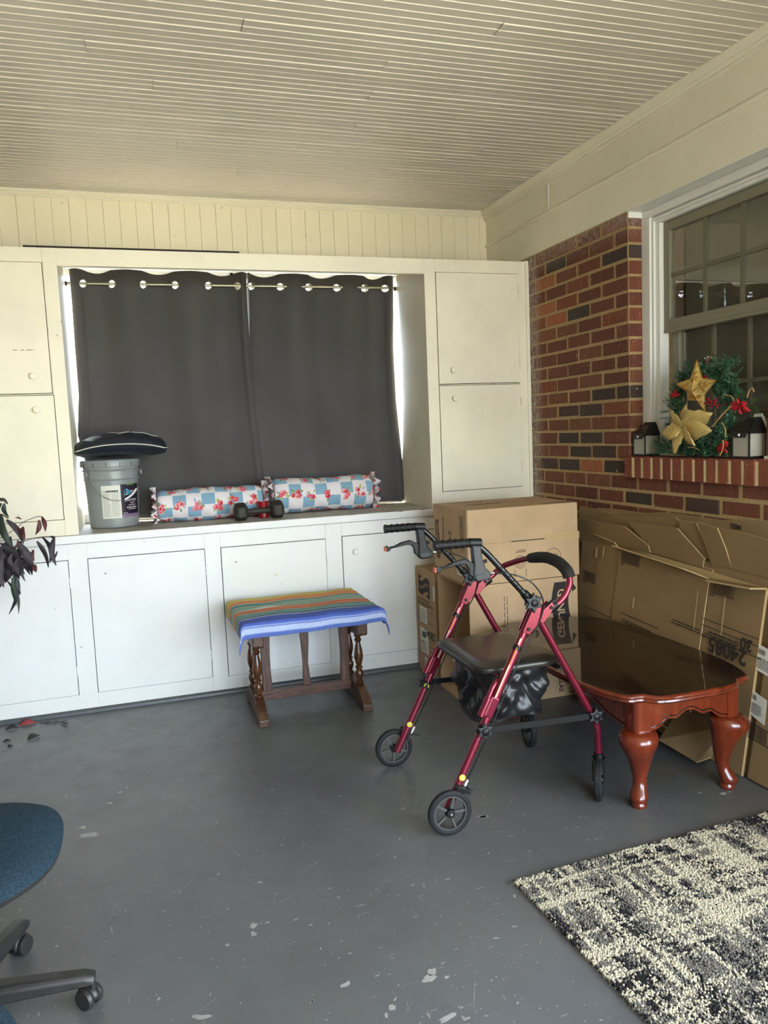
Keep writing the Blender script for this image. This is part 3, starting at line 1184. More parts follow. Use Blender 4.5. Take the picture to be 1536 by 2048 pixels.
# --- tall cabinets either side
RC0, RC1 = 1.607, 2.249
right = thing('wall_cabinet', 'tall cream cabinet with two stacked flat doors beside the brick wall', 'cabinet', (1.93, YC + .25, .905))
rd = [(1.672, 2.181, .995, 1.5955), (1.672, 2.181, 1.600, 2.218)]
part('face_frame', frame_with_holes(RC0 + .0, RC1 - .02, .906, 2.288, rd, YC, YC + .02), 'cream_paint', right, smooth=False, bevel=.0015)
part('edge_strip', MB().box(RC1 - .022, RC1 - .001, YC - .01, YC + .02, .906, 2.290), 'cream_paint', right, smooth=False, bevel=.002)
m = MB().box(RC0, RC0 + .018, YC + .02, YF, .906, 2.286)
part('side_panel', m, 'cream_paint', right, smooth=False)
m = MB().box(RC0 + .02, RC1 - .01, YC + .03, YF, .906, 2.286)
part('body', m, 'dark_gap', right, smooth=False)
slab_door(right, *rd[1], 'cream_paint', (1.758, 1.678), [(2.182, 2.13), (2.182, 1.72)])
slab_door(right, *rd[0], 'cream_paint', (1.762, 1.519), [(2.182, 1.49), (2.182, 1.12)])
LC0, LC1 = -1.15, -.272
left = thing('wall_cabinet', 'tall cream cabinet with stacked doors and a scuffed dark line, beside the paint bucket', 'cabinet', (-.7, YC + .25, .905))
ld = [(-.86, -.333, .985, 1.5955), (-.86, -.337, 1.600, 2.220)]
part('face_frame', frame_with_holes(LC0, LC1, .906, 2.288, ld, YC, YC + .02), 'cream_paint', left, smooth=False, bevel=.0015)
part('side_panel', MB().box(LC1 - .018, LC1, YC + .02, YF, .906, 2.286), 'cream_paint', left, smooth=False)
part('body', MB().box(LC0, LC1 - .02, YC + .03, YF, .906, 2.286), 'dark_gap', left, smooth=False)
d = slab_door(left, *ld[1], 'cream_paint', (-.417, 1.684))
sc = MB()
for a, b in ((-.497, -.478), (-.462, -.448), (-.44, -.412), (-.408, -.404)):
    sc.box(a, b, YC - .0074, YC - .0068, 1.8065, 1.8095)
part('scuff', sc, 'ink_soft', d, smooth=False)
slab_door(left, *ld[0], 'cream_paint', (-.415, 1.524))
# --- header board over the recess, inner top board
hd = thing('header_board', 'cream header board spanning between the tall cabinets above the curtains', 'board', (.67, YC + .2, RZ))
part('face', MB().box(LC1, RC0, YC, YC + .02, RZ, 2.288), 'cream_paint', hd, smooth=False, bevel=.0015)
part('top', MB().box(LC1, RC0, YC + .02, YC + .29, 2.272, 2.286), 'window_paint', hd, smooth=False)
solo('dark_strip', MB().box(-.415, .60, YC - .0, YC + .016, 2.2885, 2.2965), 'dark_gap', 'thin dark strip along the top of the cabinets', 'slat', (.09, YC + .03, 2.2885), smooth=False)  # narrow dark strip along the top front edge of the cabinets

# ================================================================== CURTAINS
YROD = 4.598
ROD_Z = 2.213
rod_px = [(160, 230), (280, 356), (410, 481), (495, 566), (610, 679), (722, 775)]
rod = thing('curtain_rod', 'brushed nickel tension rod above the window recess', 'curtain rod', (.67, YROD, ROD_Z))
part('tube', MB().tube([(LC1 + .012, YROD, ROD_Z), (RC0 - .012, YROD, ROD_Z + .004)], .0088, 16), 'brushed_nickel', rod)
for x in (LC1 + .001, RC0 - .012):
    part('end_cap', MB().lathe([(.013, 0), (.013, .008), (.011, .011)], (x, YROD, ROD_Z), (1, 0, 0), 16), 'dark_metal', rod)
gx = [(P(1, YROD, a + 6, 572).x, P(1, YROD, b - 6, 572).x) for a, b in rod_px]


def curtain(label, ltop, lpts, rpts, pairs, zbot_l, zbot_r, lead, yoff=0.0):
    """lpts/rpts: [(z, x)] outline of left and right edge, top to bottom"""
    loc = ((lpts[0][1] + rpts[0][1]) / 2, YROD, .93)
    cu = thing('curtain', label, 'curtain', loc, 'dark grey grommet curtains')
    zt = 2.288
    zz = list(np.linspace(zt, zt - .13, 30)) + list(np.linspace(zt - .13, .93, 40)[1:])
    nu = 230
    cross = [c for p in pairs for c in p]

    def edge(pts, z):
        pts = sorted(pts)
        return float(np.interp(z, [p[0] for p in pts], [p[1] for p in pts]))
    # s-parameter of grommets along the top edge
    L0, R0 = edge(lpts, zt), edge(rpts, zt)
    sgr = [(c - L0) / (R0 - L0) for c in cross]
    # weave: passes the rod plane at each grommet
    knots = [0.0] + sgr + [1.0]
    m = MB()
    pts = []
    hole = []
    for z in zz:
        a, b = edge(lpts, z), edge(rpts, z)
        v = (zt - z) / (zt - .93)
        zb = zbot_l
        for i in range(nu):
            s = i / (nu - 1)
            # phase between grommets
            k = 0
            while k < len(knots) - 2 and s > knots[k + 1]:
                k += 1
            ph = (s - knots[k]) / max(1e-6, knots[k + 1] - knots[k])
            sign = lead if k % 2 == 0 else -lead
            amp = .026 * (1 - .6 * min(1, v * 1.6))
            wv = sign * math.sin(PI * ph) * amp
            soft = .010 * math.sin(s * 9.0 + 1.1 * v) * v + .006 * math.sin(s * 23 + 2) * v
            y = YROD + wv + soft - .004 + yoff
            dip = 0.0
            if v < .07 and sign > 0:
                dip = .016 * math.sin(PI * ph) * (1 - v / .07)
            zz_ = z - dip
            if v > .85:
                zend = zbot_l + (zbot_r - zbot_l) * s
                zz_ = z + (zend - .93) * (v - .85) / .15
            x = a + (b - a) * s
            pts.append((x, y, zz_))
            hole.append(any(((x - c) / .0155) ** 2 + ((z - ROD_Z) / .0205) ** 2 < 1 for c in cross))
    nv = len(zz)
    o = m
    fs = []
    for j in range(nv - 1):
        for i in range(nu - 1):
            q = (j * nu + i, j * nu + i + 1, (j + 1) * nu + i + 1, (j + 1) * nu + i)
            if sum(hole[t] for t in q) >= 2:
                continue
            fs.append(q[::-1])
    m.add(pts, fs)
    part('cloth', m, 'curtain_cloth', cu, angle=80, solid=.0012)
    for c in cross:
        part('grommet', MB().torus((c, YROD - .002, ROD_Z), (.55, 1, 0), .0225, .004, 24, 8), 'brushed_nickel', cu)
    return cu


E = lambda pts: [(P(1, YROD, a, b).z, P(1, YROD, a, b).x) for a, b in pts]
curtain('dark grey blackout curtain, its bottom hidden behind the paint bucket', 0,
        E([(139, 552), (143, 600), (150, 700), (157, 790), (155, 870), (172, 930), (190, 1000), (205, 1060)]), E([(492, 552), (495, 620), (502, 720), (513, 830), (526, 940), (536, 1030), (538, 1060)]),
        gx[:3], .925, .915, -1)
curtain('dark grey blackout curtain whose loose corner hangs by the right-hand cabinet side', 0,
        E([(494, 552), (496, 620), (498, 700), (507, 830), (520, 940), (530, 1030), (532, 1060)]), E([(787, 545), (788, 620), (788, 700), (793, 800), (801, 880), (809, 960), (811, 990), (804, 1012)]),
        gx[3:], .915, .916, -1, .012)
# ================================================================== THINGS ON THE SILL
ZT = .9055
# --- paint bucket
bc = Vector((-.108, 4.43, ZT))
bk = thing('paint_bucket', 'grey plastic paint bucket with lid and label on the window sill', 'bucket', bc)
RB, RT, HB = .125, .143, .362


def brad(h):
    return RB + (RT - RB) * h / HB


body = MB().lathe([(RB - .006, 0), (RB, .004), (brad(.25), .25), (brad(.25) + .008, .251), (brad(.25) + .010, .256), (brad(.25) + .002, .258), (brad(.30), .298), (brad(.3) + .006, .299), (brad(.3) + .008, .304), (brad(.3), .307), (RT, .33)], bc, (0, 0, 1), 48)
part('body', body, 'bucket_grey', bk)
lid = MB().lathe([(RT + .002, .322), (RT + .009, .323), (RT + .010, .348), (RT + .007, .357), (RT - .004, .360), (RT - .010, .356), (RT - .014, .352)], bc, (0, 0, 1), 48)
lidp = part('lid', lid, 'bucket_grey', bk)
for k in range(14):
    a = 2 * PI * k / 14 + .1
    part('lid_tab', MB().obox(bc + Vector((math.cos(a) * (RT + .010), math.sin(a) * (RT + .010), .334)), (-math.sin(a) * .001, math.cos(a) * .001, 0), (math.cos(a) * .0012, math.sin(a) * .0012, 0), (0, 0, .010)), 'dark_gap', lidp, smooth=False)
# direction towards the camera around the bucket axis
a_cam = math.atan2(-bc.y, -bc.x)


def bfn(off, hz, lift=.0012):
    """wrap: x = arc length to the right as seen, y = height"""
    def f(x, y):
        h = hz + y
        r = brad(h) + lift
        a = a_cam + off + x / r
        return Vector((bc.x + r * math.cos(a), bc.y + r * math.sin(a), bc.z + h))
    return f


def wrap_rect(mb_, f, x0, x1, y0, y1, n=10):
    pts = []
    for j in range(2):
        for i in range(n):
            pts.append(f(x0 + (x1 - x0) * i / (n - 1), y0 if j == 0 else y1))
    mb_.grid(pts, n, 2)


f0 = bfn(0, 0)
lab = MB()
wrap_rect(lab, f0, -.058, .040, .052, .225, 14)
lp = part('paper_label', lab, 'paper_white', bk)
tx = MB()
f1 = bfn(0, 0, .0016)
lines_to(tx, f1, -.052, -.012, .200, .060, 22, .4, 3)
lines_to(tx, f1, -.008, .036, .190, .060, 20, .4, 4)
part('fine_print', tx, 'print_grey', lp, smooth=False)
tx = MB()
lines_to(tx, f1, -.035, .036, .2, .19, 1, .9, 9)
part('heading', tx, 'ink', lp, smooth=False)
lab = MB()
wrap_rect(lab, f0, .040, .160, .055, .228, 14)
lp = part('purple_label', lab, 'label_purple', bk)
tx = MB()
wrap_rect(tx, f1, .072, .125, .222, .229, 5)
part('green_band', tx, 'label_green', lp, smooth=False)
tx = MB()
wrap_rect(tx, f1, .041, .16, .054, .070, 8)
part('lilac_band', tx, 'label_lilac', lp, smooth=False)
hs = MB()
pts = [(.058, .165), (.092, .165), (.092, .190), (.075, .206), (.058, .190)]
hs.add([f1(x, y) for x, y in pts], [(0, 1, 2, 3, 4)])
part('house_logo', hs, 'label_blue', lp, smooth=False)
tx = MB()
f2 = bfn(0, 0, .002)


def btxt(s, size, x, y, bold=0.0):
    text_to(tx, s, size, lambda u, v: f2(x + u, y + v), bold)


btxt('H', .012, .075, .184, .0004)
lines_to(tx, f2, .064, .087, .177, .170, 1, .6, 2)
btxt('Sherwin', .010, .112, .190, .0003)
btxt('Williams', .010, .113, .179, .0003)
btxt('OVATION', .018, .098, .142)
btxt('PLUS', .012, .106, .127)
lines_to(tx, f2, .08, .135, .119, .113, 1, .5, 5)
btxt('BEAUTIFUL INTERIOR', .0075, .105, .104, .0003)
lines_to(tx, f2, .08, .14, .098, .092, 1, .5, 6)
lines_to(tx, f2, .046, .075, .078, .073, 1, .5, 7)
part('lettering', tx, 'print_white', lp, smooth=False, kind='stuff')
# bail handle hanging in front of the label
e1 = bfn(-.98, .285, .012)(0, 0)
e2 = bfn(1.55, .285, .012)(0, 0)
for e in (e1, e2):
    part('handle_ear', MB().lathe([(.014, -.004), (.014, .006), (.008, .008)], e, (e - bc - Vector((0, 0, .285))), 14), 'bucket_grey', bk)
hp = []
for k in range(25):
    t_ = k / 24
    a = a_cam + (-.98 + 2.53 * t_)
    dip = math.sin(PI * min(1, t_ / .92)) ** .8
    h = .285 - .14 * dip
    r = brad(h) + .012 + .006 * dip
    hp.append((bc.x + r * math.cos(a), bc.y + r * math.sin(a), bc.z + h))
part('wire_handle', MB().tube(hp, .002, 8), 'chrome', bk)
part('grip', MB().tube([Vector(hp[k]) + Vector((0, 0, 0)) for k in range(13, 19)], .0055, 12), 'print_white', bk)

# --- navy cushion on the bucket
cc = Vector((-.045, 4.365, ZT + .36))
cu = thing('cushion', 'navy satin cushion with white piping resting on the paint bucket', 'cushion', cc)


def cushion_pt(u, v, top):
    """u,v in -1..1"""
    L, D = .235, .165
    px = u * L * (1 - .10 * v * v) + .0
    py = v * D * (1 - .10 * u * u)
    e = max(0, (1 - abs(u) ** 2.6)) * max(0, (1 - abs(v) ** 2.6))
    h = e ** .38
    wr = .004 * math.sin(18 * u + 4 * v) * (1 - e) * 2
    zmid = .060 + .018 * (1 - u * u) - .01 * abs(u) ** 3
    z = zmid + (.062 * h if top else -.062 * h) + wr * (1 if top else .6) * (e ** .3)
    return (cc.x + px, cc.y + py, cc.z + max(z, .0012))


N = 41
for top in (True, False):
    m = MB()
    pts = [cushion_pt(-1 + 2 * i / (N - 1), -1 + 2 * j / (N - 1), top) for j in range(N) for i in range(N)]
    m.grid(pts, N, N)
    if not top:
        m.f = [q[::-1] for q in m.f]
    part('cover', m, 'navy_satin', cu, angle=80)
rim = []
for k in range(80):
    s = k / 20
    a = (-1 + 2 * (s % 1))
    u, v = ((a, -1), (1, a), (-a, 1), (-1, -a))[int(s) % 4]
    rim.append(cushion_pt(u, v, True))
part('piping', MB().tube(rim, .0032, 6, closed=True), 'white_piping', cu)
for poly in ([(-.25, -.25), (-.05, -.62), (.2, -.30)], [(.25, -.3), (.55, -.35), (.8, -.2)]):
    pp = []
    for (a, b), (c, d) in zip(poly, poly[1:]):
        for k in range(8):
            t_ = k / 7
            q = cushion_pt(a + (c - a) * t_, b + (d - b) * t_, True)
            pp.append((q[0], q[1], q[2] + .0012))
    part('trim_cord', MB().tube(pp, .0018, 6), 'white_piping', cu)

# --- bolster pillows: checks with roses
def bolster(label, c0, c1, rad, seed, frill_tilt):
    """c0,c1 axis ends"""
    rr = np.random.default_rng(seed)
    c0, c1 = Vector(c0), Vector(c1)
    ax = (c1 - c0)
    L = ax.length
    ax.normalize()
    s = Vector((0, -1, 0))
    s = (s - ax * s.dot(ax)).normalized()
    up = ax.cross(s)
    if up.z < 0:
        up = -up
    loc = (c0 + c1) / 2
    loc.z = ZT
    b = thing('bolster_pillow', label, 'pillow', loc, 'rose print bolster pillows')
    nu, nv = 250, 230
    U, V = np.meshgrid(np.linspace(0, 1, nu), np.linspace(0, 1, nv))
    ang = V * 2 * PI
    endf = np.clip(np.minimum(U, 1 - U) / .06, 0, 1)
    r = rad * (.80 + .20 * np.sqrt(1 - (1 - endf) ** 2))
    r = r + .003 * np.sin(U * 31 + ang * 2) * np.sin(ang * 3 + U * 7) + .004 * np.sin(U * 9 + 1.3 * seed)
    X = U * L
    xyz = (np.array(c0)[None, None, :] + X[..., None] * np.array(ax) + (r * np.cos(ang))[..., None] * np.array(s) + (r * np.sin(ang))[..., None] * np.array(up))
    xyz[..., 2] = np.maximum(xyz[..., 2], ZT + .0005)
    m = MB()
    m.grid(xyz.reshape(-1, 3).tolist(), nu, nv)
    ob = part('cover', m, 'print_cloth', b, angle=80)
    # printed pattern in cloth coordinates (metres)
    cx, cy = X, ang * rad
    cell = .076
    white = np.array(lin((226, 220, 222))[:3])
    blue = np.array(lin((132, 170, 194))[:3])
    ck = (np.floor(cx / cell) + np.floor(cy / (2 * PI * rad / 8))) % 2
    fx = np.abs((cx / cell) % 1 - .5)
    fy = np.abs((cy / (2 * PI * rad / 8)) % 1 - .5)
    col = np.where((ck > .5)[..., None] & (np.maximum(fx, fy) < .465)[..., None], blue, white)

    def blob(x, y, rad_, c, sq=1.0, rot=0.0):
        dx, dy = cx - x, cy - y
        per = 2 * PI * rad
        dy = (dy + per / 2) % per - per / 2
        a, bb = dx * math.cos(rot) + dy * math.sin(rot), -dx * math.sin(rot) + dy * math.cos(rot)
        return (a / rad_) ** 2 + (bb / (rad_ * sq)) ** 2
    reds = [lin((190, 40, 56))[:3], lin((214, 84, 96))[:3], lin((226, 140, 150))[:3], lin((236, 176, 176))[:3]]
    greens = [lin((120, 142, 84))[:3], lin((176, 180, 96))[:3], lin((150, 160, 150))[:3], lin((150, 160, 190))[:3]]
    n = 0
    for i in range(int(L / .094) + 2):
        for j in range(5):
            x = (i + .3 + (.5 if j % 2 else 0)) * .094 + rr.uniform(-.015, .015)
            y = j * 2 * PI * rad / 5 + rr.uniform(-.015, .015)
            for q in range(9):
                a = rr.uniform(0, 2 * PI)
                d = rr.uniform(.018, .034)
                bl_ = blob(x + math.cos(a) * d, y + math.sin(a) * d, rr.uniform(.008, .014), None, .42, a)
                col = np.where((bl_ < 1)[..., None], np.array(greens[rr.integers(0, 4)]), col)
            for q in range(int(rr.integers(3, 6))):
                a = rr.uniform(0, 2 * PI)
                d = rr.uniform(.004, .024)
                R = rr.uniform(.011, .0175)
                ox, oy = x + math.cos(a) * d, y + math.sin(a) * d
                bl_ = blob(ox, oy, R, None, .9, a)
                col = np.where((bl_ < 1)[..., None], np.array(reds[1 + rr.integers(0, 3)]), col)
                bl_ = blob(ox + R * .15, oy, R * .62, None, .8, a + 1)
                col = np.where((bl_ < 1)[..., None], np.array(reds[rr.integers(0, 2)]), col)
                bl_ = blob(ox - R * .25, oy + R * .2, R * .25, None, .8, a)
                col = np.where((bl_ < 1)[..., None], np.array(reds[3]), col)
    set_col(ob, col.reshape(-1, 3))
    # gathered frill at each end
    for end, c, sg in ((0, c0, -1), (1, c1, 1)):
        nf, ns = 150, 7
        m = MB()
        pts, cols = [], []
        for j in range(ns):
            t_ = j / (ns - 1)
            for i in range(nf):
                a = 2 * PI * i / (nf - 1)
                w = math.sin(a * 11 + 1.7 * math.sin(a * 2)) * .012 * t_ + math.sin(a * 5 + seed) * .006 * t_
                rr_ = rad * .78 + t_ * .042 + .004 * math.sin(a * 7)
                p = c + ax * (sg * (.006 + .016 * t_ + w)) + (s * math.cos(a) + up * math.sin(a)) * rr_
                p.z = max(p.z, ZT + .0008)
                pts.append(p)
                q = math.sin(a * 9 + seed * 2) * math.sin(t_ * 5 + a * 3)
                cols.append(reds[0] if q > .62 else reds[2] if q > .5 else greens[2] if q < -.72 else tuple(white))
        m.grid(pts, nf, ns)
        fo = part('frill', m, 'print_cloth', b, angle=80)
        set_col(fo, np.array(cols))
        cap = MB()
        cap.lathe([(rad * .8, 0), (rad * .45, .012), (.001, .014)], c - ax * (sg * .004), ax * sg, 30, caps=False)
        co_ = part('end_disc', cap, 'print_cloth', b)
        set_col(co_, np.tile(white * .92, (len(co_.data.vertices), 1)))
    return b


bolster('rose and blue check bolster pillow lying behind the dumbbell, next to the bucket', (.120, 4.425, ZT + .088), (.684, 4.415, ZT + .090), .088, 3, 0)
bolster('rose and blue check bolster pillow with a turned-up frill, next to the loose curtain corner', (.752, 4.425, ZT + .104), (1.335, 4.435, ZT + .098), .096, 5, 1)
# turned-up frill corner between the two bolsters
# --- hex dumbbell
dv = Vector((.64, 4.228, ZT + .0455))
db = thing('dumbbell', 'rusty iron hex dumbbell in front of the bolster pillows', 'dumbbell', (dv.x, dv.y, ZT))
dax = Vector((1, .03, 0)).normalized()
for sg in (-1, 1):
    c = dv + dax * (sg * .099)
    prof = [(.030, -.036), (.047, -.026), (.0525, -.015), (.0525, .015), (.047, .026), (.030, .036)]
    part('head', MB().lathe(prof, c, dax, 6, ref=Vector((0, math.cos(PI / 6), math.sin(PI / 6)))), 'iron', db, angle=20, bevel=.002)
part('handle', MB().tube([dv - dax * .066, dv - dax * .035, dv, dv + dax * .035, dv + dax * .066], [.013, .0155, .0165, .0155, .013], 14), 'iron', db)
# --- red candle jar
rc = Vector((.674, 4.290, ZT))
rj = thing('candle_jar', 'small dark red candle jar behind the dumbbell handle', 'candle', rc)
part('jar', MB().lathe([(.026, 0), (.030, .004), (.031, .055), (.030, .078), (.032, .084), (.032, .090), (.028, .090), (.026, .07), (.001, .07)], rc, (0, 0, 1), 28), 'red_wax', rj)
part('sticker', MB().lathe([(.009, 0), (.009, .0008)], rc + Vector((.006, -.0318, .045)), (0, -1, 0), 16), 'sticker_cream', rj)
# ================================================================== FOOTSTOOL AND TOWEL
st = thing('footstool', 'dark oak trestle footstool with turned spindles under a striped towel', 'stool', (.755, 3.755, 0))
SY0, SY1 = 3.535, 3.975
for sx in (.502, 1.008):
    # sled foot, running front to back
    prof = [(SY0, 0), (SY0 + .075, 0), (SY0 + .10, .022), (SY1 - .10, .022), (SY1 - .075, 0), (SY1, 0), (SY1, .032), (SY1 - .03, .062), (SY1 - .1, .092), (SY1 - .14, .105),
            (SY0 + .14, .105), (SY0 + .1, .092), (SY0 + .03, .062), (SY0, .032)]
    part('foot', MB().prism([(sx - .023, y, z) for y, z in prof], (.046, 0, 0)), 'oak_y', st, smooth=False, bevel=.003)
    for sy in (3.665, 3.845):
        pr = [(.015, .104), (.019, .108), (.019, .116), (.012, .122), (.016, .134), (.020, .146), (.021, .158), (.017, .170), (.012, .178), (.018, .184), (.018, .190), (.012, .196), (.017, .212),
              (.022, .234), (.0225, .252), (.019, .278), (.014, .300), (.011, .316), (.017, .322), (.018, .330), (.012, .337), (.018, .346), (.018, .358), (.014, .366)]
        part('spindle', MB().lathe(pr, (sx, sy, 0), (0, 0, 1), 20), 'oak_dark', st)
    blk = [(3.575, .372), (3.59, .364), (3.92, .364), (3.935, .372), (3.935, .446), (3.575, .446)]
    part('bracket', MB().prism([(sx - .027, y, z) for y, z in blk], (.054, 0, 0)), 'oak_y', st, smooth=False, bevel=.006)
part('lower_rail', MB().box(.525, .985, 3.738, 3.772, .058, .104), 'oak_x', st, smooth=False, bevel=.002)
part('upper_rail', MB().box(.529, .981, 3.738, 3.772, .402, .446), 'oak_x', st, smooth=False, bevel=.002)


def curvy_post(x, fl):
    z = np.linspace(.104, .402, 14)
    L = [(x - fl * .022 * (1 if True else 0), 3.740, a) for a in z]
    m = MB()
    left = [(x - .024 + (0.006 * math.sin(PI * (a - .104) / .298) if fl < 0 else 0), a) for a in z]
    right = [(x + .024 - (0.006 * math.sin(PI * (a - .104) / .298) if fl > 0 else 0), a) for a in z]
    poly = [(p[0], 3.741, p[1]) for p in left] + [(p[0], 3.741, p[1]) for p in right[::-1]]
    return m.prism(poly, (0, .028, 0))


part('post', curvy_post(.560, 1), 'oak_z', st, smooth=False, bevel=.002)
part('post', curvy_post(.955, -1), 'oak_z', st, smooth=False, bevel=.002)
slt = [(.732, .404), (.778, .404), (.776, .33), (.768, .22), (.778, .104), (.738, .104), (.742, .22), (.736, .33)]
part('slat', MB().prism([(x, 3.746, z) for x, z in slt], (0, .018, 0)), 'oak_z', st, smooth=False, bevel=.002)
TX0, TX1, TY0, TY1, TZ = .435, 1.075, 3.490, 4.02, .508
part('top', MB().box(TX0 + .008, TX1 - .008, TY0 + .008, TY1 - .008, .446, TZ - .003), 'oak_x', st, smooth=False, bevel=.012)

tw = MB()
nu, nv = 130, 150
ox, of, ob_ = .085, .075, .03       # overhang sides, front, back
pts, tv = [], []
W, D = TX1 - TX0, TY1 - TY0
for j in range(nv):
    t_ = -ob_ + (D + ob_ + of) * j / (nv - 1)     # from back to front
    for i in range(nu):
        sgn_r = i / (nu - 1)
        s = -ox + (W + 2 * ox) * i / (nu - 1)
        dx = max(0, -s, s - W)
        dy = max(0, -t_, t_ - D)
        cx = min(max(s, 0), W)
        cy = min(max(t_, 0), D)
        # round the bend
        rb = .018

        def bend(d):
            if d <= 0:
                return 0, 0
            a = min(d / rb, PI / 2)
            o = rb * math.sin(a)
            h = rb * (1 - math.cos(a)) + max(0, d - rb * PI / 2)
            return o, h
        oxx, hx = bend(dx)
        oyy, hy = bend(dy)
        x = TX0 + cx + (oxx if s > W else -oxx)
        y = TY1 - cy - (oyy if t_ > D else -oyy)
        corner = min(dx, dy)
        z = TZ + .004 - hx - hy
        if dx > 0 and dy > 0:      # loose corner ears swing out and hang lower
            x += (corner * .2) * (1 if s > W else -1)
            y -= corner * .15 * (1 if t_ > D else -1)
            z += corner * .10
        z += .0022 * math.sin(s * 23 + t_ * 9) * (1 if dx == 0 and dy == 0 else .5) + .0015 * math.sin(t_ * 60 + s * 5)
        if dx == 0 and dy == 0:
            ed = min(cx, W - cx, cy, D - cy)
            z += .006 * min(1, ed / .05)
            fold = math.exp(-((s - .14) / .06) ** 2) * math.exp(-((t_ - .27) / .02) ** 2)
            z += .012 * fold
        else:
            y += .004 * math.sin(s * 34)
        if t_ > D and s > W * .55:
            z += .012 * (s / W - .55)
        pts.append((x, y, z))
        tv.append(j / (nv - 1))
tw.grid(pts, nu, nv)
tw.f = [q[::-1] for q in tw.f]
towel = solo('towel', tw, 'towel_cloth', 'striped multicoloured beach towel draped over the oak footstool', 'towel', (.755, 3.755, TZ), angle=80)
md = towel.modifiers.new('solid', 'SOLIDIFY')
md.thickness = .003
md.offset = 1
stripes = [(0.0, (172, 178, 96)), (.06, (200, 188, 84)), (.115, (214, 190, 70)), (.135, (206, 178, 140)), (.15, (222, 130, 52)), (.20, (214, 158, 96)), (.22, (216, 120, 60)), (.25, (210, 205, 190)), (.262, (62, 140, 136)),
           (.31, (52, 132, 130)), (.325, (200, 205, 195)), (.338, (136, 170, 152)), (.43, (150, 178, 160)), (.455, (205, 200, 188)), (.468, (206, 104, 66)), (.51, (212, 150, 100)), (.53, (204, 96, 62)), (.56, (176, 184, 164)),
           (.575, (86, 152, 148)), (.63, (110, 168, 160)), (.645, (206, 208, 205)), (.655, (70, 130, 140)), (.685, (46, 84, 120)), (.70, (214, 216, 220)), (.715, (48, 84, 186)), (.918, (150, 170, 214)), (.924, (58, 92, 184)),
           (.932, (176, 190, 226)), (.962, (150, 168, 216)), (.97, (60, 92, 176)), (1.01, (60, 92, 172))]
sp = np.array([a * 1.085 if a < .716 else a for a, _ in stripes])
sc_ = np.array([lin(c)[:3] for _, c in stripes])
ix = np.clip(np.searchsorted(sp, np.array(tv), side='right') - 1, 0, len(sp) - 1)
cl = sc_[ix]
wv = rng.uniform(.9, 1.1, len(cl))[:, None]
set_col(towel, np.clip((cl * .9 + .06) * wv, 0, 1))

# ================================================================== CARTONS
def print_part(parent, mbt, mat='ink', name='print'):
    return part(name, mbt, mat, parent, smooth=False, kind='stuff')


def banner(mbt, ink_mb, fn, w, h, txt, wave=.1):
    """dark wavy banner with the letters left out is drawn as frame lines + letters"""
    n = 24
    for k in range(2):
        pts = []
        y0 = h / 2 if k else -h / 2
        for j in range(2):
            for i in range(n):
                x = -w / 2 + w * i / (n - 1)
                yy = y0 + wave * h * math.sin(PI * (x / w) * 2) + (h * .10 if j else 0) * (1 if k == 0 else -1)
                pts.append(fn(x, yy))
        ink_mb.grid(pts, n, 2)


def carton_letters(ink_mb, txt, size, fn, bold):
    text_to(ink_mb, txt, size, fn, bold)


XC0, XC1 = 1.472, 2.058
# -- open carton on the floor: its mouth faces left (-x)
c2 = thing('open_carton', 'brown carton on the floor lying open with sideways printing, at the bottom of the stack', 'box', (1.77, 3.54, 0))
y0, y1, z1 = 3.335, 3.738, .604
tk = .005
m = MB()
m.box(XC0, XC1, y0, y0 + tk, 0, z1)
m.box(XC0, XC1, y1 - tk, y1, 0, z1)
m.box(XC0, XC1, y0 + tk, y1 - tk, .0, tk)
m.box(XC0, XC1, y0 + tk, y1 - tk, z1 - tk, z1)
m.box(XC1 - tk, XC1, y0 + tk, y1 - tk, tk, z1 - tk)
part('shell', m, 'cardboard', c2, smooth=False, bevel=.0015)
# flaps of the open mouth
part('flap', MB().prism([(XC0, y1 - .002, .006), (XC0, y1 - .002, z1 - .006), (XC0 + .16, y1 - .05, z1 - .02), (XC0 + .16, y1 - .05, .02)], (0, -.004, 0)), 'cardboard_b', c2, smooth=False)
part('flap', MB().prism([(XC0 + .002, y0 + .01, .006), (XC0 + .17, y0 + .01, .03), (XC0 + .17, y1 - .06, .03), (XC0 + .002, y1 - .02, .006)], (0, 0, .004)), 'cardboard', c2, smooth=False)
part('flap', MB().prism([(XC0 + .003, y0 + .008, .012), (XC0 + .003, y0 + .008, z1 - .02), (XC0 + .15, y0 + .05, z1 - .05), (XC0 + .15, y0 + .05, .05)], (0, .004, 0)), 'cardboard_b', c2, smooth=False)
ink = MB()
yf = y0 - .0008
rot = lambda x, z: plane_fn((x, yf, z), (0, 0, -1), (1, 0, 0))      # text reading downwards
carton_letters(ink, '24085', .105, rot(1.795, .40), .0012)
bx = 1.975
fb = rot(bx, .375)
bo = MB()
n = 26
# banner body with lettering knocked out in board colour
pts = []
for j in range(2):
    for i in range(n):
        x = -.205 + .41 * i / (n - 1)
        w_ = .018 * math.sin(x / .41 * 2 * PI)
        pts.append(fb(x, (-.047 if j == 0 else .047) + w_))
bo.grid(pts, n, 2)
pts = [fb(-.205, .047), fb(-.165, .075), fb(-.150, .052)]
bo.add(pts, [(0, 1, 2)])
pts = [fb(.205, -.047), fb(.165, -.078), fb(.150, -.052)]
bo.add(pts, [(0, 1, 2)])
print_part(c2, bo)
lt = MB()
fb2 = plane_fn((bx, yf - .0006, .375), (0, 0, -1), (1, 0, 0))
carton_letters(lt, 'GENUINE JOE', .056, lambda x, y: fb2(x, y + .018 * math.sin(x / .41 * 2 * PI)), .0012)
print_part(c2, lt, 'cardboard')
carton_letters(ink, 'DALLAS', .034, rot(1.955, .085), .0008)
carton_letters(ink, 'COPPELL', .016, rot(1.985, .085), .0)
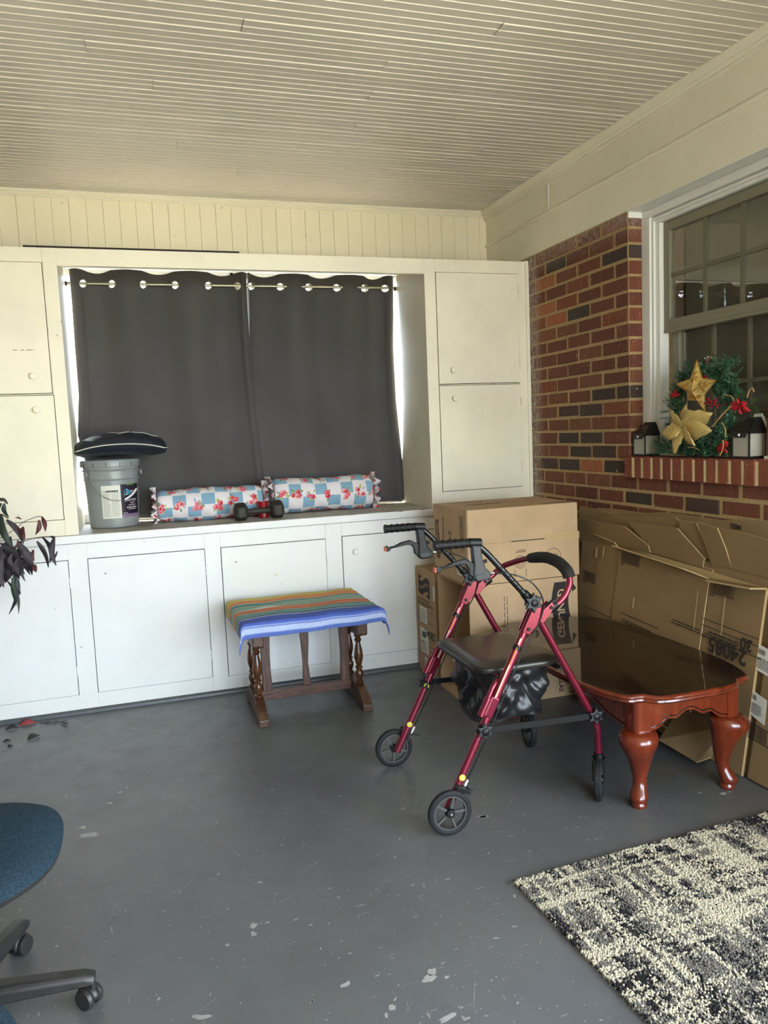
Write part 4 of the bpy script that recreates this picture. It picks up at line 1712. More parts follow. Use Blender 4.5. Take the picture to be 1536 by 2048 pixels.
carton_letters(ink, 'PRODUCT', .034, rot(2.015, .085), .0008)
lines_to(ink, rot(1.67, .34), -.2, .2, .004, -.004, 1, .35, 3)
lines_to(ink, rot(1.655, .34), -.2, .2, .004, -.004, 1, .35, 4)
barcode_to(ink, plane_fn((1.535, yf, .05), (1, 0, 0), (0, 0, 1)), -.045, .09, -.035, .03)
print_part(c2, ink)

# -- carton behind it against the cabinet
c3 = thing('carton', 'tall brown carton with white shipping labels standing against the cabinet', 'box', (1.77, 3.94, 0))
a0, a1 = 3.80, 4.092
part('shell', MB().box(1.482, 2.05, a0, a1, 0, .592), 'cardboard_b', c3, smooth=False, bevel=.003)
part('tape', MB().box(1.478, 1.60, a0 - .0015, a0 + .0, .55, .5935), 'tape', c3, smooth=False)
ink = MB()
lf = lambda y, z, o=.0008: plane_fn((1.482 - o, y, z), (0, -1, 0), (0, 0, 1))
fl_ = lf(3.965, .495)
n = 20
pts = []
for j in range(2):
    for i in range(n):
        x = -.085 + .17 * i / (n - 1)
        pts.append(fl_(x, (-.038 if j == 0 else .038) + .014 * math.sin(x / .17 * 2 * PI)))
ink.grid(pts, n, 2)
ink.add([fl_(-.085, .03), fl_(-.075, .062), fl_(-.03, .045)], [(0, 1, 2)])
ink.add([fl_(.085, -.03), fl_(.08, -.064), fl_(.03, -.045)], [(0, 1, 2)])
carton_letters(ink, 'KITCHEN TOWELS', .028, lf(3.955, .392), .0004)
lines_to(ink, lf(3.955, .415), -.11, .11, .006, -.004, 1, .6, 5)
carton_letters(ink, '24085', .062, lf(3.90, .232), .001)
for zz in (.36, .30, .20, .17, .14, .125):
    lines_to(ink, lf(3.875, zz), -.03, .05, .003, -.003, 1, .5, int(zz * 100), words=False)
print_part(c3, ink)
lt = MB()
f3 = lf(3.965, .495, .0014)
carton_letters(lt, 'GENUINE JOE', .0225, lambda x, y: f3(x, y + .014 * math.sin(x / .17 * 2 * PI)), .0006)
print_part(c3, lt, 'cardboard_b')
for (ya, yb_, za, zb) in ((4.04, 3.935, .285, .375), (4.045, 3.93, .115, .255), (3.99, 3.93, .01, .09), (3.83, 3.81, .44, .52)):
    lb = part('shipping_label', MB().box(1.4812, 1.482, yb_, ya, za, zb), 'paper_white', c3, smooth=False)
    tx = MB()
    fq = plane_fn((1.4808, ya, zb), (0, -1, 0), (0, 0, 1))
    w_, h_ = ya - yb_, zb - za
    if h_ > .1:
        barcode_to(tx, fq, w_ * .2, w_ * .75, -h_ * .42, -h_ * .1, False, 4)
        lines_to(tx, fq, w_ * .1, w_ * .9, -h_ * .5, -h_ * .95, 7, .4, 5)
        rect_to(tx, fq, w_ * .1, w_ * .4, -h_ * .62, -h_ * .58)
    elif w_ > .05:
        lines_to(tx, fq, w_ * .08, w_ * .92, -h_ * .1, -h_ * .9, 6, .3, 6)
    if tx.v:
        print_part(lb, tx)

# -- sealed carton on top
c1 = thing('carton', 'sealed brown carton with a taped seam across its front, topmost of the stack', 'box', (1.77, 3.55, .606))
b0, b1, zz0, zz1 = 3.337, 3.765, .606, .968
seam_z = .802
m = MB().box(XC0, XC1 + .006, b0, b1, zz0, zz1)
part('shell', m, 'cardboard', c1, smooth=False, bevel=.004)
part('flap', MB().box(XC0 + .004, XC1 + .004, b0 - .004, b0 + .001, seam_z + .0016, zz1 - .002), 'cardboard', c1, smooth=False, bevel=.001)
part('flap', MB().box(XC0 + .004, XC1 + .010, b0 - .004, b0 + .001, zz0 + .002, seam_z - .0016), 'cardboard', c1, smooth=False, bevel=.001)
part('seam_gap', MB().box(1.70, 1.90, b0 - .0044, b0 - .002, seam_z - .0022, seam_z + .0022), 'dark_gap', c1, smooth=False)
part('tape', MB().box(XC1 - .18, XC1 + .012, b0 - .0055, b0 - .004, seam_z - .012, seam_z + .022), 'tape', c1, smooth=False)
ink = MB()
ff = lambda x, z: plane_fn((x, b0 - .0048, z), (-1, 0, 0), (0, 0, -1))     # printing is upside down
carton_letters(ink, '200385', .026, ff(1.84, .70), .0006)
for (x, z, r) in ((1.745, .70, .032), (1.745, .70, .020), (1.925, .71, .042)):
    fc = plane_fn((x, b0 - .0048, z), (1, 0, 0), (0, 0, 1))
    n = 28
    pts = [fc((r + (0 if j else -.003)) * math.cos(2 * PI * i / n), (r + (0 if j else -.003)) * math.sin(2 * PI * i / n)) for j in range(2) for i in range(n + 1)]
    ink.grid(pts, n + 1, 2)
fc = plane_fn((1.745, b0 - .0048, .70), (1, 0, 0), (0, 0, 1))
for k in range(3):
    a = PI / 2 + k * 2 * PI / 3
    p = [(math.cos(a + d) * .013, math.sin(a + d) * .013) for d in (-.5, .5)] + [(math.cos(a + .25) * .004, math.sin(a + .25) * .004)]
    ink.add([fc(*q) for q in p], [(0, 1, 2)])
fc = plane_fn((1.925, b0 - .0048, .71), (1, 0, 0), (0, 0, 1))
for k in range(5):
    rect_to(ink, fc, -.026 + k * .011, -.021 + k * .011, -.02 + .006 * (k % 2), .018 - .005 * (k % 3))
lines_to(ink, ff(1.745, .752), -.03, .03, .008, -.008, 2, .6, 3)
for x in (1.715, 1.775):
    rect_to(ink, plane_fn((x, b0 - .0048, .645), (1, 0, 0), (0, 0, 1)), -.0015, .0015, -.02, .02)
sf = lambda y, z: plane_fn((XC0 - .0008, y, z), (0, 0, -1), (0, -1, 0))     # left side, reading downwards
barcode_to(ink, sf(3.40, .86), -.075, .09, -.022, .022, True, 3)
n = 16
fs_ = sf(3.705, .80)
pts = []
for j in range(2):
    for i in range(n):
        x = -.09 + .2 * i / (n - 1)
        pts.append(fs_(x, (-.024 if j == 0 else .024) + .012 * math.sin(x / .2 * 2 * PI)))
ink.grid(pts, n, 2)
carton_letters(ink, '24085', .06, sf(3.545, .78), .0006)
lines_to(ink, sf(3.63, .82), -.09, .1, .012, -.012, 2, .5, 6)
tf = lambda x, y: plane_fn((x, y, zz1 + .0008), (-1, 0, 0), (0, -1, 0))
carton_letters(ink, '24085', .075, tf(1.665, 3.56), .0012)
rect_to(ink, tf(1.95, 3.375), -.10, .06, -.012, .012)
lines_to(ink, tf(1.62, 3.70), -.1, .1, .016, -.016, 2, .6, 7)
lines_to(ink, tf(1.85, 3.60), -.11, .11, .008, -.008, 1, .6, 8)
print_part(c1, ink, 'ink_soft')
lt = MB()
f3 = plane_fn((XC0 - .0014, 3.705, .80), (0, 0, -1), (0, -1, 0))
carton_letters(lt, 'GENUINE JOE', .0245, lambda x, y: f3(x, y + .012 * math.sin(x / .2 * 2 * PI)), .0004)
print_part(c1, lt, 'cardboard')
lab = part('shipping_label', MB().box(XC0 - .0008, XC0, 3.40, 3.47, .645, .705), 'paper_white', c1, smooth=False)
tx = MB()
lines_to(tx, plane_fn((XC0 - .0012, 3.47, .705), (0, -1, 0), (0, 0, 1)), .008, .062, -.006, -.054, 5, .4, 3)
print_part(lab, tx)
# ================================================================== FLATTENED CARTONS LEANING ON THE BRICK WALL
def lean_plane(x0, x1, z1):
    """x of the sheet at height z: from x0 at the floor to x1 at z1"""
    return lambda z: x0 + (x1 - x0) * z / z1


def on_lean(px, py, fx):
    x = fx(.4)
    for _ in range(12):
        p = P(0, x, px, py)
        x = fx(p.z)
    return P(0, x, px, py)


def sheet_poly(parent, name, yz, fx, th=.006, mat='cardboard_dull', edge=True, off=0.0):
    """outline [(y,z)] on a leaning sheet, thickness away from the room"""
    poly = [(fx(z) + off, y, z) for y, z in yz]
    m = MB().prism(poly, (th, 0, 0))
    ob = part(name, m, [mat, 'cut_edge'], parent, smooth=False)
    if edge:
        for pg in ob.data.polygons:
            if abs(pg.normal.x) < .6:
                pg.material_index = 1
    return ob


def pxyz(pts, fx):
    out = []
    for a, b in pts:
        p = on_lean(a, b, fx)
        out.append((p.y, p.z))
    return out


G_ = 'flattened cartons leaning on the brick wall'
# 1 front sheet with barcodes and the upside-down 24085
fA = lean_plane(2.095, 2.175, .75)
tA = pxyz([(1166, 1068), (1240, 1099), (1420, 1158), (1533, 1178)], fA)
bA = [(tA[3][0] + .035, .004), (tA[2][0] + .05, .006), (tA[1][0] + .05, .012), (tA[0][0] + .04, .018)]
A = thing('flattened_carton', 'flattened carton with three barcodes and an upside-down 24085, foremost of the stack', 'cardboard', (2.1, 2.8, 0), G_)
# three panels separated by creases
for i in range(3):
    ya, za = tA[i]
    yb_, zb = tA[i + 1]
    g = .0025
    quad = [(ya - g, za), (yb_ + g, zb), (bA[2 - i][0] + g, bA[2 - i][1]), (bA[3 - i][0] - g, bA[3 - i][1])]
    sheet_poly(A, 'panel', quad, fA, .007, 'cardboard_dull', True, (.0, -.004, .001)[i])
# crease strip backing
sheet_poly(A, 'backing', [tA[0], tA[3], bA[0], bA[3]], fA, .004, 'cut_edge', False, .006)


def afn(px, py, lift=.0085, tilt=0.0, flip=1):
    p = on_lean(px, py, fA)
    o = Vector((p.x - lift, p.y, p.z))
    # reading direction along the sheet; sheet is turned a few degrees in its plane
    d = Vector((0, tA[0][0] - tA[3][0], tA[0][1] - tA[3][1])).normalized()
    up = Vector((.13, 0, 1)).normalized()
    if flip > 0:     # upside down: text runs from right to left as seen
        return plane_fn(o, d, -up)
    return plane_fn(o, -d, up)


ink = MB()
for (px, py, w, h, sd) in ((1264, 1117, .135, .055, 2), (1182, 1154, .105, .048, 3), (1448, 1177, .125, .055, 4)):
    barcode_to(ink, afn(px, py, flip=-1), -w / 2, w / 2, -h / 2, h / 2, True, sd)
    lines_to(ink, afn(px, py, flip=-1), -w / 2, -w / 4, -h * .58, -h * .72, 1, .8, 2)
carton_letters(ink, '24085', .082, afn(1457, 1300), .0022)
carton_letters(ink, '30', .062, afn(1496, 1288), .0018)
fl_ = afn(1440, 1277)
lines_to(ink, fl_, -.10, .10, .018, -.018, 3, .55, 8)
for (px, py, l) in ((1462, 1270, .30), (1462, 1256, .30), (1462, 1292, .32)):
    rect_to(ink, afn(px, py), -l / 2, l / 2, -.0016, .0016)
lines_to(ink, afn(1370, 1250), -.10, .10, .012, -.012, 2, .4, 9)
rect_to(ink, afn(1280, 1240), -.14, .14, -.0016, .0016)
lines_to(ink, afn(1270, 1250), -.12, .12, .010, -.010, 2, .5, 10)
rect_to(ink, afn(1195, 1222), -.12, .12, -.0016, .0016)
print_part(A, ink)
# tape scars
tp = MB()
for (px, py, w, h) in ((1196, 1104, .02, .05), (1210, 1104, .012, .05), (1270, 1205, .012, .05), (1395, 1220, .006, .16), (1450, 1230, .006, .16), (1432, 1310, .004, .06)):
    rect_to(tp, afn(px, py, .0084, flip=-1), -w / 2, w / 2, -h / 2, h / 2)
print_part(A, tp, 'tape', 'tape_scar')
# torn top flaps folded forward over the creased top edge
def fold(parent, p0, p1, out, up, th=.006, mat='cardboard_dull', taper=(.02, .02)):
    p0, p1 = Vector(p0), Vector(p1)
    d = (p1 - p0).normalized()
    o = Vector((-out, 0, up))
    poly = [p0, p1, p1 - d * taper[1] + o, p0 + d * taper[0] + o]
    n = (p1 - p0).cross(o).normalized() * th
    if n.z > 0:
        n = -n
    m = MB().prism(poly, n)
    ob = part('flap', m, [mat, 'cut_edge'], parent, smooth=False)
    c = n.normalized()
    for pg in ob.data.polygons:
        if abs(pg.normal.dot(c)) < .6:
            pg.material_index = 1
    return ob


T = [Vector((fA(z), y, z)) for y, z in tA]
fold(A, T[0] + Vector((-.001, 0, .004)), T[1] + Vector((-.001, 0, .004)), .012, .028)
fold(A, T[1] + Vector((-.001, -.004, .004)), T[2] + Vector((-.001, .004, .004)), .045, .022, taper=(.0, .10))
fold(A, T[2] + Vector((-.001, -.004, .004)), T[3] + Vector((-.001, 0, .004)), .075, .008, taper=(.06, .0))

# 2.. sheets behind it, each with its own outline traced at its own depth
def back_sheet(label, x0, x1, pts_top, yz_bottom, mat, flaps=(), txt=None, group=G_):
    fx = lean_plane(x0, x1, .95)
    top = pxyz(pts_top, fx)
    t_ = thing('flattened_carton', label, 'cardboard', (x0, sum(p[0] for p in top) / len(top), 0), group)
    sheet_poly(t_, 'panel', top + yz_bottom, fx, .0055, mat)
    for (ppts, off, tilt) in flaps:
        zs = min(z for _, z in pxyz(ppts, fx))
        ff_ = lambda z, zs=zs, off=off, tilt=tilt: fx(zs) + off - (z - zs) * tilt
        o = pxyz(ppts, ff_)
        poly = [(ff_(z), y, z) for y, z in o]
        ob = part('flap', MB().prism(poly, (.005, 0, 0)), [mat, 'cut_edge'], t_, smooth=False)
        for pg in ob.data.polygons:
            if abs(pg.normal.x) < .6:
                pg.material_index = 1
    if txt:
        ink_ = MB()
        px, py, s, size, off = txt
        p = on_lean(px, py, fx)
        fn = plane_fn((p.x + off, p.y, p.z), (0, 1, .06), (.06, 0, -1))
        carton_letters(ink_, s, size, fn, .0008)
        print_part(t_, ink_)
    return t_


back_sheet('flattened carton with slanted end flaps rising behind the barcode sheet', 2.1080, 2.2097,
           [(1168, 1078), (1250, 1090), (1330, 1105), (1425, 1140)], [(2.50, .01), (3.45, .01)], 'cardboard_dull',
           [([(1150, 1036), (1248, 1052), (1296, 1091), (1300, 1105), (1160, 1085)], -.006, .30), ([(1256, 1044), (1354, 1056), (1408, 1117), (1405, 1135), (1300, 1105), (1290, 1085)], -.004, .22)])
back_sheet('flattened carton with curled flaps and a torn edge behind the upside-down 24085', 2.1145, 2.2162,
           [(1345, 1110), (1420, 1125), (1470, 1138), (1536, 1152)], [(2.12, .01), (2.80, .01)], 'cardboard_dull',
           [([(1358, 1040), (1392, 1047), (1404, 1075), (1418, 1113), (1400, 1125), (1360, 1100)], -.002, .10),
            ([(1394, 1045), (1434, 1056), (1450, 1095), (1463, 1136), (1424, 1132), (1416, 1110)], -.004, .22),
            ([(1437, 1056), (1490, 1066), (1545, 1082), (1545, 1158), (1466, 1138), (1452, 1095)], -.006, .12)])
back_sheet('flattened carton with printed top flap, its corner slanting down behind the others', 2.1210, 2.2227,
           [(1156, 1056), (1300, 1062), (1420, 1090)], [(2.55, .01), (3.52, .01)], 'cardboard_dull',
           [([(1158, 1034), (1260, 1032), (1351, 1034), (1418, 1118), (1330, 1100), (1160, 1065)], -.003, .06)], (1333, 1046, 'MISS', .030, -.0035))
back_sheet('flattened carton with its far corner just above the top carton edge', 2.1275, 2.2292,
           [(1159, 1012), (1200, 1020), (1232, 1031), (1300, 1033), (1400, 1046), (1440, 1060)], [(2.50, .01), (3.55, .01)], 'cardboard_dull')
back_sheet('flattened carton lying flat against the bricks, a strip of its printed edge showing', 2.1340, 2.2357,
           [(1195, 1016), (1230, 1018), (1290, 1026), (1330, 1024), (1440, 1040), (1472, 1040), (1545, 1046)], [(2.05, .01), (3.50, .01)], 'cardboard_dull',
           [], (1472, 1053, 'MISS', .030, -.002))
# 7 sheet with white shipping labels at the right end
fB = lean_plane(2.100, 2.180, .75)
B = thing('flattened_carton', 'flattened carton with white shipping labels past the end of the foremost sheet', 'cardboard', (2.15, 2.1, 0), G_)
bq = [(2.205, .68), (1.86, .66), (1.86, .01), (2.255, .01)]
sheet_poly(B, 'panel', bq, fB, .006, 'cardboard_dull')
for (px0, py0, px1, py1) in ((1512, 1285, 1560, 1355), (1503, 1378, 1530, 1440)):
    p, q = on_lean(px0, py0, fB), on_lean(px1, py1, fB)
    lb = part('shipping_label', MB().prism([(fB(z) - .0012, y, z) for y, z in ((p.y, p.z), (q.y, p.z - .02), (q.y, q.z - .02), (p.y, q.z))], (.001, 0, 0)), 'paper_white', B, smooth=False)
    tx = MB()
    fq = plane_fn((fB(p.z) - .004, p.y, p.z), (0, -1, -.15), (.09, 0, 1))
    w_, h_ = p.y - q.y, p.z - q.z
    barcode_to(tx, fq, w_ * .1, w_ * .45, -h_ * .35, -h_ * .1, False, 4)
    lines_to(tx, fq, w_ * .1, w_ * .85, -h_ * .45, -h_ * .9, 6, .4, 5)
    print_part(lb, tx)
tx = MB()
p = on_lean(1510, 1462, fB)
barcode_to(tx, plane_fn((p.x - .002, p.y + .05, p.z), (0, -1, -.1), (.1, 0, 1)), 0, .12, -.03, .03, True, 8)
print_part(B, tx)


# loose flaps on the floor under the table
def loose(label, corners, th=.006, mat='cardboard_dull', marks=()):
    cs = [Vector(c) for c in corners]
    n = (cs[1] - cs[0]).cross(cs[2] - cs[0]).normalized()
    if n.z < 0:
        n = -n
    t_ = thing('cardboard_flap', label, 'cardboard', (sum(c.x for c in cs) / len(cs), sum(c.y for c in cs) / len(cs), 0))
    m = MB().prism(cs, n * th)
    ob = part('sheet', m, [mat, 'cut_edge'], t_, smooth=False)
    for pg in ob.data.polygons:
        if abs(pg.normal.dot(n)) < .6:
            pg.material_index = 1
    o = cs[0] + n * (th + .0007)
    xd = (cs[1] - cs[0]).normalized()
    yd = n.cross(xd)
    if yd.dot(cs[-1] - cs[0]) < 0:
        yd = -yd
    fn = plane_fn(o, xd, yd)
    mk = MB()
    for a, b, c, d in marks:
        rect_to(mk, fn, a, b, c, d)
    if mk.v:
        print_part(t_, mk, 'tape', 'tape_scar')
    return t_


c_a = P(2, .012, 1394, 1526)
c_b = P(2, .035, 1318, 1481)
c_c = P(0, 2.098, 1362, 1420)
c_d = P(0, 2.090, 1462, 1452)
c_e = P(2, .012, 1453, 1505)
loose('creased cardboard flap with tape marks on the floor under the coffee table', [c_a, c_b, c_c, c_d, c_e], marks=[(.06, .10, .03, .10), (.03, .045, .08, .15), (.12, .16, .04, .055), (.0, .25, .06, .062)])
loose('narrow cardboard flap poking out beyond the walker caster', [P(2, .004, 1245, 1442), P(2, .004, 1189, 1400), P(2, .06, 1206, 1385), P(2, .05, 1260, 1425)])
# ================================================================== ROLLATOR WALKER
YN, YFAR = 2.345, 2.868
YMID = (YN + YFAR) / 2
wk = thing('rollator_walker', 'burgundy four-wheeled rollator walker with black seat and hand brakes', 'walker', (1.22, YMID, 0))


def smooth_path(pts, rad=.04, n=6):
    """round the corners of a polyline"""
    pts = [Vector(p) for p in pts]
    out = [pts[0]]
    for a, b, c in zip(pts, pts[1:], pts[2:]):
        d1, d2 = (a - b), (c - b)
        r = min(rad, d1.length * .48, d2.length * .48)
        p, q = b + d1.normalized() * r, b + d2.normalized() * r
        for k in range(n + 1):
            t_ = k / n
            out.append(p * (1 - t_) ** 2 + b * 2 * t_ * (1 - t_) + q * t_ * t_)
    out.append(pts[-1])
    return out


def star_knob(c, axis, R=.028, parent=wk):
    R = R * 1.15
    c, ax = Vector(c), Vector(axis).normalized()
    u = Vector((0, 0, 1))
    u = (u - ax * u.dot(ax)).normalized()
    w = ax.cross(u)
    poly = []
    for k in range(12):
        a = 2 * PI * k / 12
        r = R if k % 2 == 0 else R * .55
        poly.append(c + (u * math.cos(a) + w * math.sin(a)) * r)
    kb = part('star_knob', MB().prism(poly, ax * .012), 'grey_plastic', parent, smooth=False, bevel=.003)
    part('knob_cap', MB().lathe([(.012, .011), (.013, .016), (.009, .019)], c, ax, 16), 'black_plastic', kb)


REAR_TOP, REAR_HUB = Vector((1.284, 0, .742)), Vector((.930, 0, .072))


def along(t_, y):
    p = REAR_TOP.lerp(REAR_HUB, t_)
    return Vector((p.x, y, p.z))


dleg = (REAR_HUB - REAR_TOP).normalized()
nleg = Vector((dleg.z, 0, -dleg.x))     # perpendicular in the side plane
if nleg.x < 0:
    nleg = -nleg


def wheel(c, R, w, name, spin, axis=(0, 1, 0), spokes=5):
    c, ax = Vector(c), Vector(axis).normalized()
    wh = part(name, MB().lathe([(R - .017, -w * .42), (R - .013, -w * .5), (R - .005, -w * .48), (R, -w * .3), (R, w * .3), (R - .005, w * .48), (R - .013, w * .5), (R - .017, w * .42), (R - .017, -w * .42)], c, ax, 40, caps=False), 'tyre', wk)
    part('rim', MB().lathe([(R - .0175, -w * .36), (R - .0175, w * .36), (R - .022, w * .36), (R - .022, -w * .36), (R - .0175, -w * .36)], c, ax, 36, caps=False), 'hub_grey', wh)
    part('hub', MB().lathe([(.008, -w * .62), (.014, -w * .58), (.016, -w * .3), (.016, w * .3), (.014, w * .58), (.008, w * .62)], c, ax, 20), 'black_plastic', wh)
    u = Vector((0, 0, 1)) if abs(ax.z) < .9 else Vector((1, 0, 0))
    u = (u - ax * u.dot(ax)).normalized()
    v = ax.cross(u)
    for k in range(spokes):
        a = spin + 2 * PI * k / spokes
        d = u * math.cos(a) + v * math.sin(a)
        sd = ax.cross(d)
        part('spoke', MB().obox(c + d * (.014 + (R - .034) / 2), d * (R - .034) / 2, sd * .0042, ax * w * .22), 'hub_grey', wh, smooth=False, bevel=.001)
    part('axle_bolt', MB().lathe([(.005, -w * .75), (.005, w * .75)], c, ax, 10), 'chrome', wh)
    return wh


for side, y, sg in (('near', YN, -1), ('far', YFAR, 1)):
    # rear leg with brake wheel
    lg = part('rear_leg', MB().tube([along(0, y), along(.5, y)] + [along(.75, y), along(1.0, y)], [.0143, .0143, .0138, .0138], 16), 'burgundy_metal', wk)
    wheel((REAR_HUB.x - .003, y + sg * .03, .0765), .0765, .024, 'rear_wheel', .3 if sg < 0 else .7)
    # holes and stickers
    for t_ in (.60, .66, .72, .90):
        p = along(t_, y) + Vector((0, -.0139, 0)) + nleg * .004
        part('height_hole', MB().lathe([(.003, 0), (.003, .0012)], p, (0, -1, 0), 10), 'black_plastic', lg)
    for t_ in (.62, .84):
        p = along(t_, y) + Vector((0, -.0135, 0)) - nleg * .003
        sk = part('round_sticker', MB().lathe([(.011, 0), (.011, .0012)], p, (-.25, -1, 0), 18), 'sticker_yellow', lg)
        part('sticker_mark', MB().lathe([(.004, .0012), (.004, .0016)], p, (-.25, -1, 0), 10), 'sticker_cream', sk)
    # printed label strip on the leg's face
    ls = MB()
    for a, b, mt in ((.17, .20, 0), (.215, .30, 1), (.30, .47, 0)):
        p0, p1 = along(a, y), along(b, y)
        ls.cur = mt
        off = Vector((0, -.0131, 0)) - nleg * .0078
        ls.obox((p0 + p1) / 2 + off, (p1 - p0) / 2, nleg * .0045 + Vector((0, .0022, 0)), Vector((0, -.0008, 0)) - nleg * .0006)
    part('leg_label', ls, ['sticker_cream', 'sticker_orange'], lg, smooth=False)
    # black collar ring
    part('collar', MB().tube([along(.205, y), along(.228, y)], .0158, 16), 'black_plastic', lg)
    part('collar', MB().tube([along(.595, y), along(.635, y)], .0165, 16), 'black_plastic', lg)
    star_knob(along(.612, y) + Vector((0, sg * .018, 0)), (0, sg, 0), .028)
    # front leg: down, bend, vertical to the caster
    fpts = smooth_path([(1.276, y, .718), (1.496, y, .318), (1.520, y, .265), (1.522, y, .172)], .05)
    fl = part('front_leg', MB().tube(fpts, .0128, 16), 'burgundy_metal', wk)
    part('collar', MB().tube([(1.490, y, .330), (1.506, y, .300)], .0165, 16), 'black_plastic', fl)
    star_knob((1.498, y + sg * .018, .318), (0, sg, 0), .028)
    part('bolt', MB().lathe([(.004, 0), (.004, .004)], (1.507, y - .013, .262), (0, -1, 0), 10), 'chrome', fl)
    # caster fork and front wheel
    fk = part('caster_fork', MB().lathe([(.012, .172), (.0165, .170), (.0175, .155), (.021, .152), (.021, .146), (.010, .144)], (1.522, y, 0), (0, 0, 1), 18), 'black_plastic', wk)
    trail = Vector((.54, .84, 0)) * .0 + Vector((-.2, -.3, 0)) * .03
    cyc = tuple(Vector((1.522, y, .0765)) + trail)
    wd = (.80, -.60, 0) if sg < 0 else (.985, -.17, 0)
    wdv = Vector(wd).normalized()
    for s2 in (-1, 1):
        o = wdv * (s2 * .021)
        part('fork_blade', MB().bar(Vector((1.522, y, .156)) + o, Vector(cyc) + o + Vector((0, 0, -.006)), .026, .005, tuple(wdv)), 'black_plastic', fk, smooth=False, bevel=.0015)
    wheel(cyc, .0765, .026, 'front_wheel', .2, wd, 5)
    # folding strap between the legs
    st_ = MB()
    a, b = along(.612, y) + Vector((0, sg * .0, 0)), Vector((1.498, y, .318))
    st_.bar(a + Vector((.012, sg * .017, 0)), b + Vector((-.01, sg * .017, -.0)), .003, .022, (0, 0, 1))
    part('cross_strap', st_, 'black_plastic', wk, smooth=False)
    # pivot brackets
    for s2 in (-1, 1):
        oy = s2 * .0165
        u = dleg
        c = along(.06, y) + Vector((0, oy, 0)) + nleg * .002
        br = MB().prism([c - u * .055 - nleg * .012 + Vector((0, 0, 0)), c - u * .050 + nleg * .022, c + u * .015 + nleg * .026, c + u * .062 + nleg * .010, c + u * .060 - nleg * .016, c - u * .01 - nleg * .016], (0, .0025 * s2, 0))
        bp = part('pivot_bracket', br, 'burgundy_metal', wk, smooth=False, bevel=.001)
        part('bolt', MB().lathe([(.0065, 0), (.006, .005)], c + u * .045 + Vector((0, s2 * .002, 0)), (0, s2, 0), 12), 'black_plastic', bp)
        d2 = Vector((.83, 0, .56))
        n2 = Vector((-.56, 0, .83))
        c2_ = Vector((1.292, y + oy, .700))
        br = MB().prism([c2_ - d2 * .010 - n2 * .024, c2_ + d2 * .028 - n2 * .018, c2_ + d2 * .062 - n2 * .004, c2_ + d2 * .060 + n2 * .014, c2_ + d2 * .005 + n2 * .012, c2_ - d2 * .014 - n2 * .006], (0, .0025 * s2, 0))
        bp = part('back_bracket', br, 'burgundy_metal', wk, smooth=False, bevel=.001)
        part('bolt', MB().lathe([(.0065, 0), (.006, .005)], c2_ + d2 * .048 + Vector((0, s2 * .002, 0)), (0, s2, 0), 12), 'black_plastic', bp)
    # handle tube, telescoping out of the rear leg top
    hp_ = smooth_path([(1.288, y, .726), (1.100, y, .938), (1.060, y, .972), (.925, y, .974)], .07, 7)
    hd_ = part('handle_tube', MB().tube(hp_, .0108, 14), 'black_tube', wk)
    for t_ in np.linspace(.12, .78, 9):
        p = Vector((1.288, y - .0105, .726)).lerp(Vector((1.112, y - .0105, .925)), t_)
        part('height_hole', MB().lathe([(.0032, 0), (.0032, .001)], p, (0, -1, 0), 8), 'dark_gap', hd_)
    part('sleeve', MB().tube([(1.290, y, .724), (1.262, y, .757), (1.238, y, .784)], [.0155, .0165, .0145], 14), 'black_plastic', hd_)
    star_knob((1.262, y - .018, .752), (0, -1, 0), .032)
    # ribbed grip
    gp, gr = [], []
    for k in range(26):
        t_ = k / 25
        gp.append((.918 + .125 * t_, y, .9735 + .0))
        gr.append(.0155 + .0016 * math.sin(t_ * 34) * (1 if .1 < t_ < .9 else 0) + (.002 if t_ < .05 else 0) - (.002 if t_ > .93 else 0))
    part('grip', MB().tube(gp, gr, 18), 'grip_rubber', hd_)
    # brake: clamp, housing, lever with red reflector tip
    brk = part('brake_housing', MB().prism([(1.046, y - .014, .966), (1.078, y - .014, .962), (1.082, y - .014, .925), (1.094, y - .014, .885), (1.114, y - .014, .868), (1.108, y - .014, .846), (1.062, y - .014, .842), (1.048, y - .014, .856), (1.052, y - .014, .90)], (0, .028, 0)), 'black_plastic' if sg > 0 else 'grey_plastic', wk, smooth=False, bevel=.005)
    part('clamp_ring', MB().tube([(1.040, y, .9735), (1.082, y, .970)], .0155, 16), 'black_plastic', brk)
    part('adjuster', MB().lathe([(.006, 0), (.006, .012)], (1.09, y, .906), (1, 0, .1), 10), 'black_plastic', brk)
    part('badge', MB().prism([(1.060, y - .0145, .868), (1.092, y - .0145, .868), (1.098, y - .0145, .860), (1.092, y - .0145, .852), (1.060, y - .0145, .852), (1.055, y - .0145, .860)], (0, -.002, 0)), 'grey_plastic', brk, smooth=False)
    lev = [(1.054, .905), (1.020, .922), (.985, .916), (.955, .904), (.935, .901), (.921, .908), (.914, .898), (.920, .884), (.932, .886), (.940, .895), (.965, .898), (1.000, .904), (1.024, .902), (1.034, .888), (1.036, .868), (1.046, .858), (1.056, .864)]
    lv = part('brake_lever', MB().prism([(x, y - .009, z) for x, z in lev], (0, .018, 0)), 'black_plastic', wk, smooth=False, bevel=.003)
    part('reflector_tip', MB().obox((.9165, y, .8945), (.004, 0, -.001), (0, .0085, 0), (.001, 0, .0085)), 'reflector', lv, smooth=False, bevel=.002)
    part('ferrule', MB().tube([(1.110, y, .866), (1.128, y, .864)], .0042, 10), 'chrome', brk)
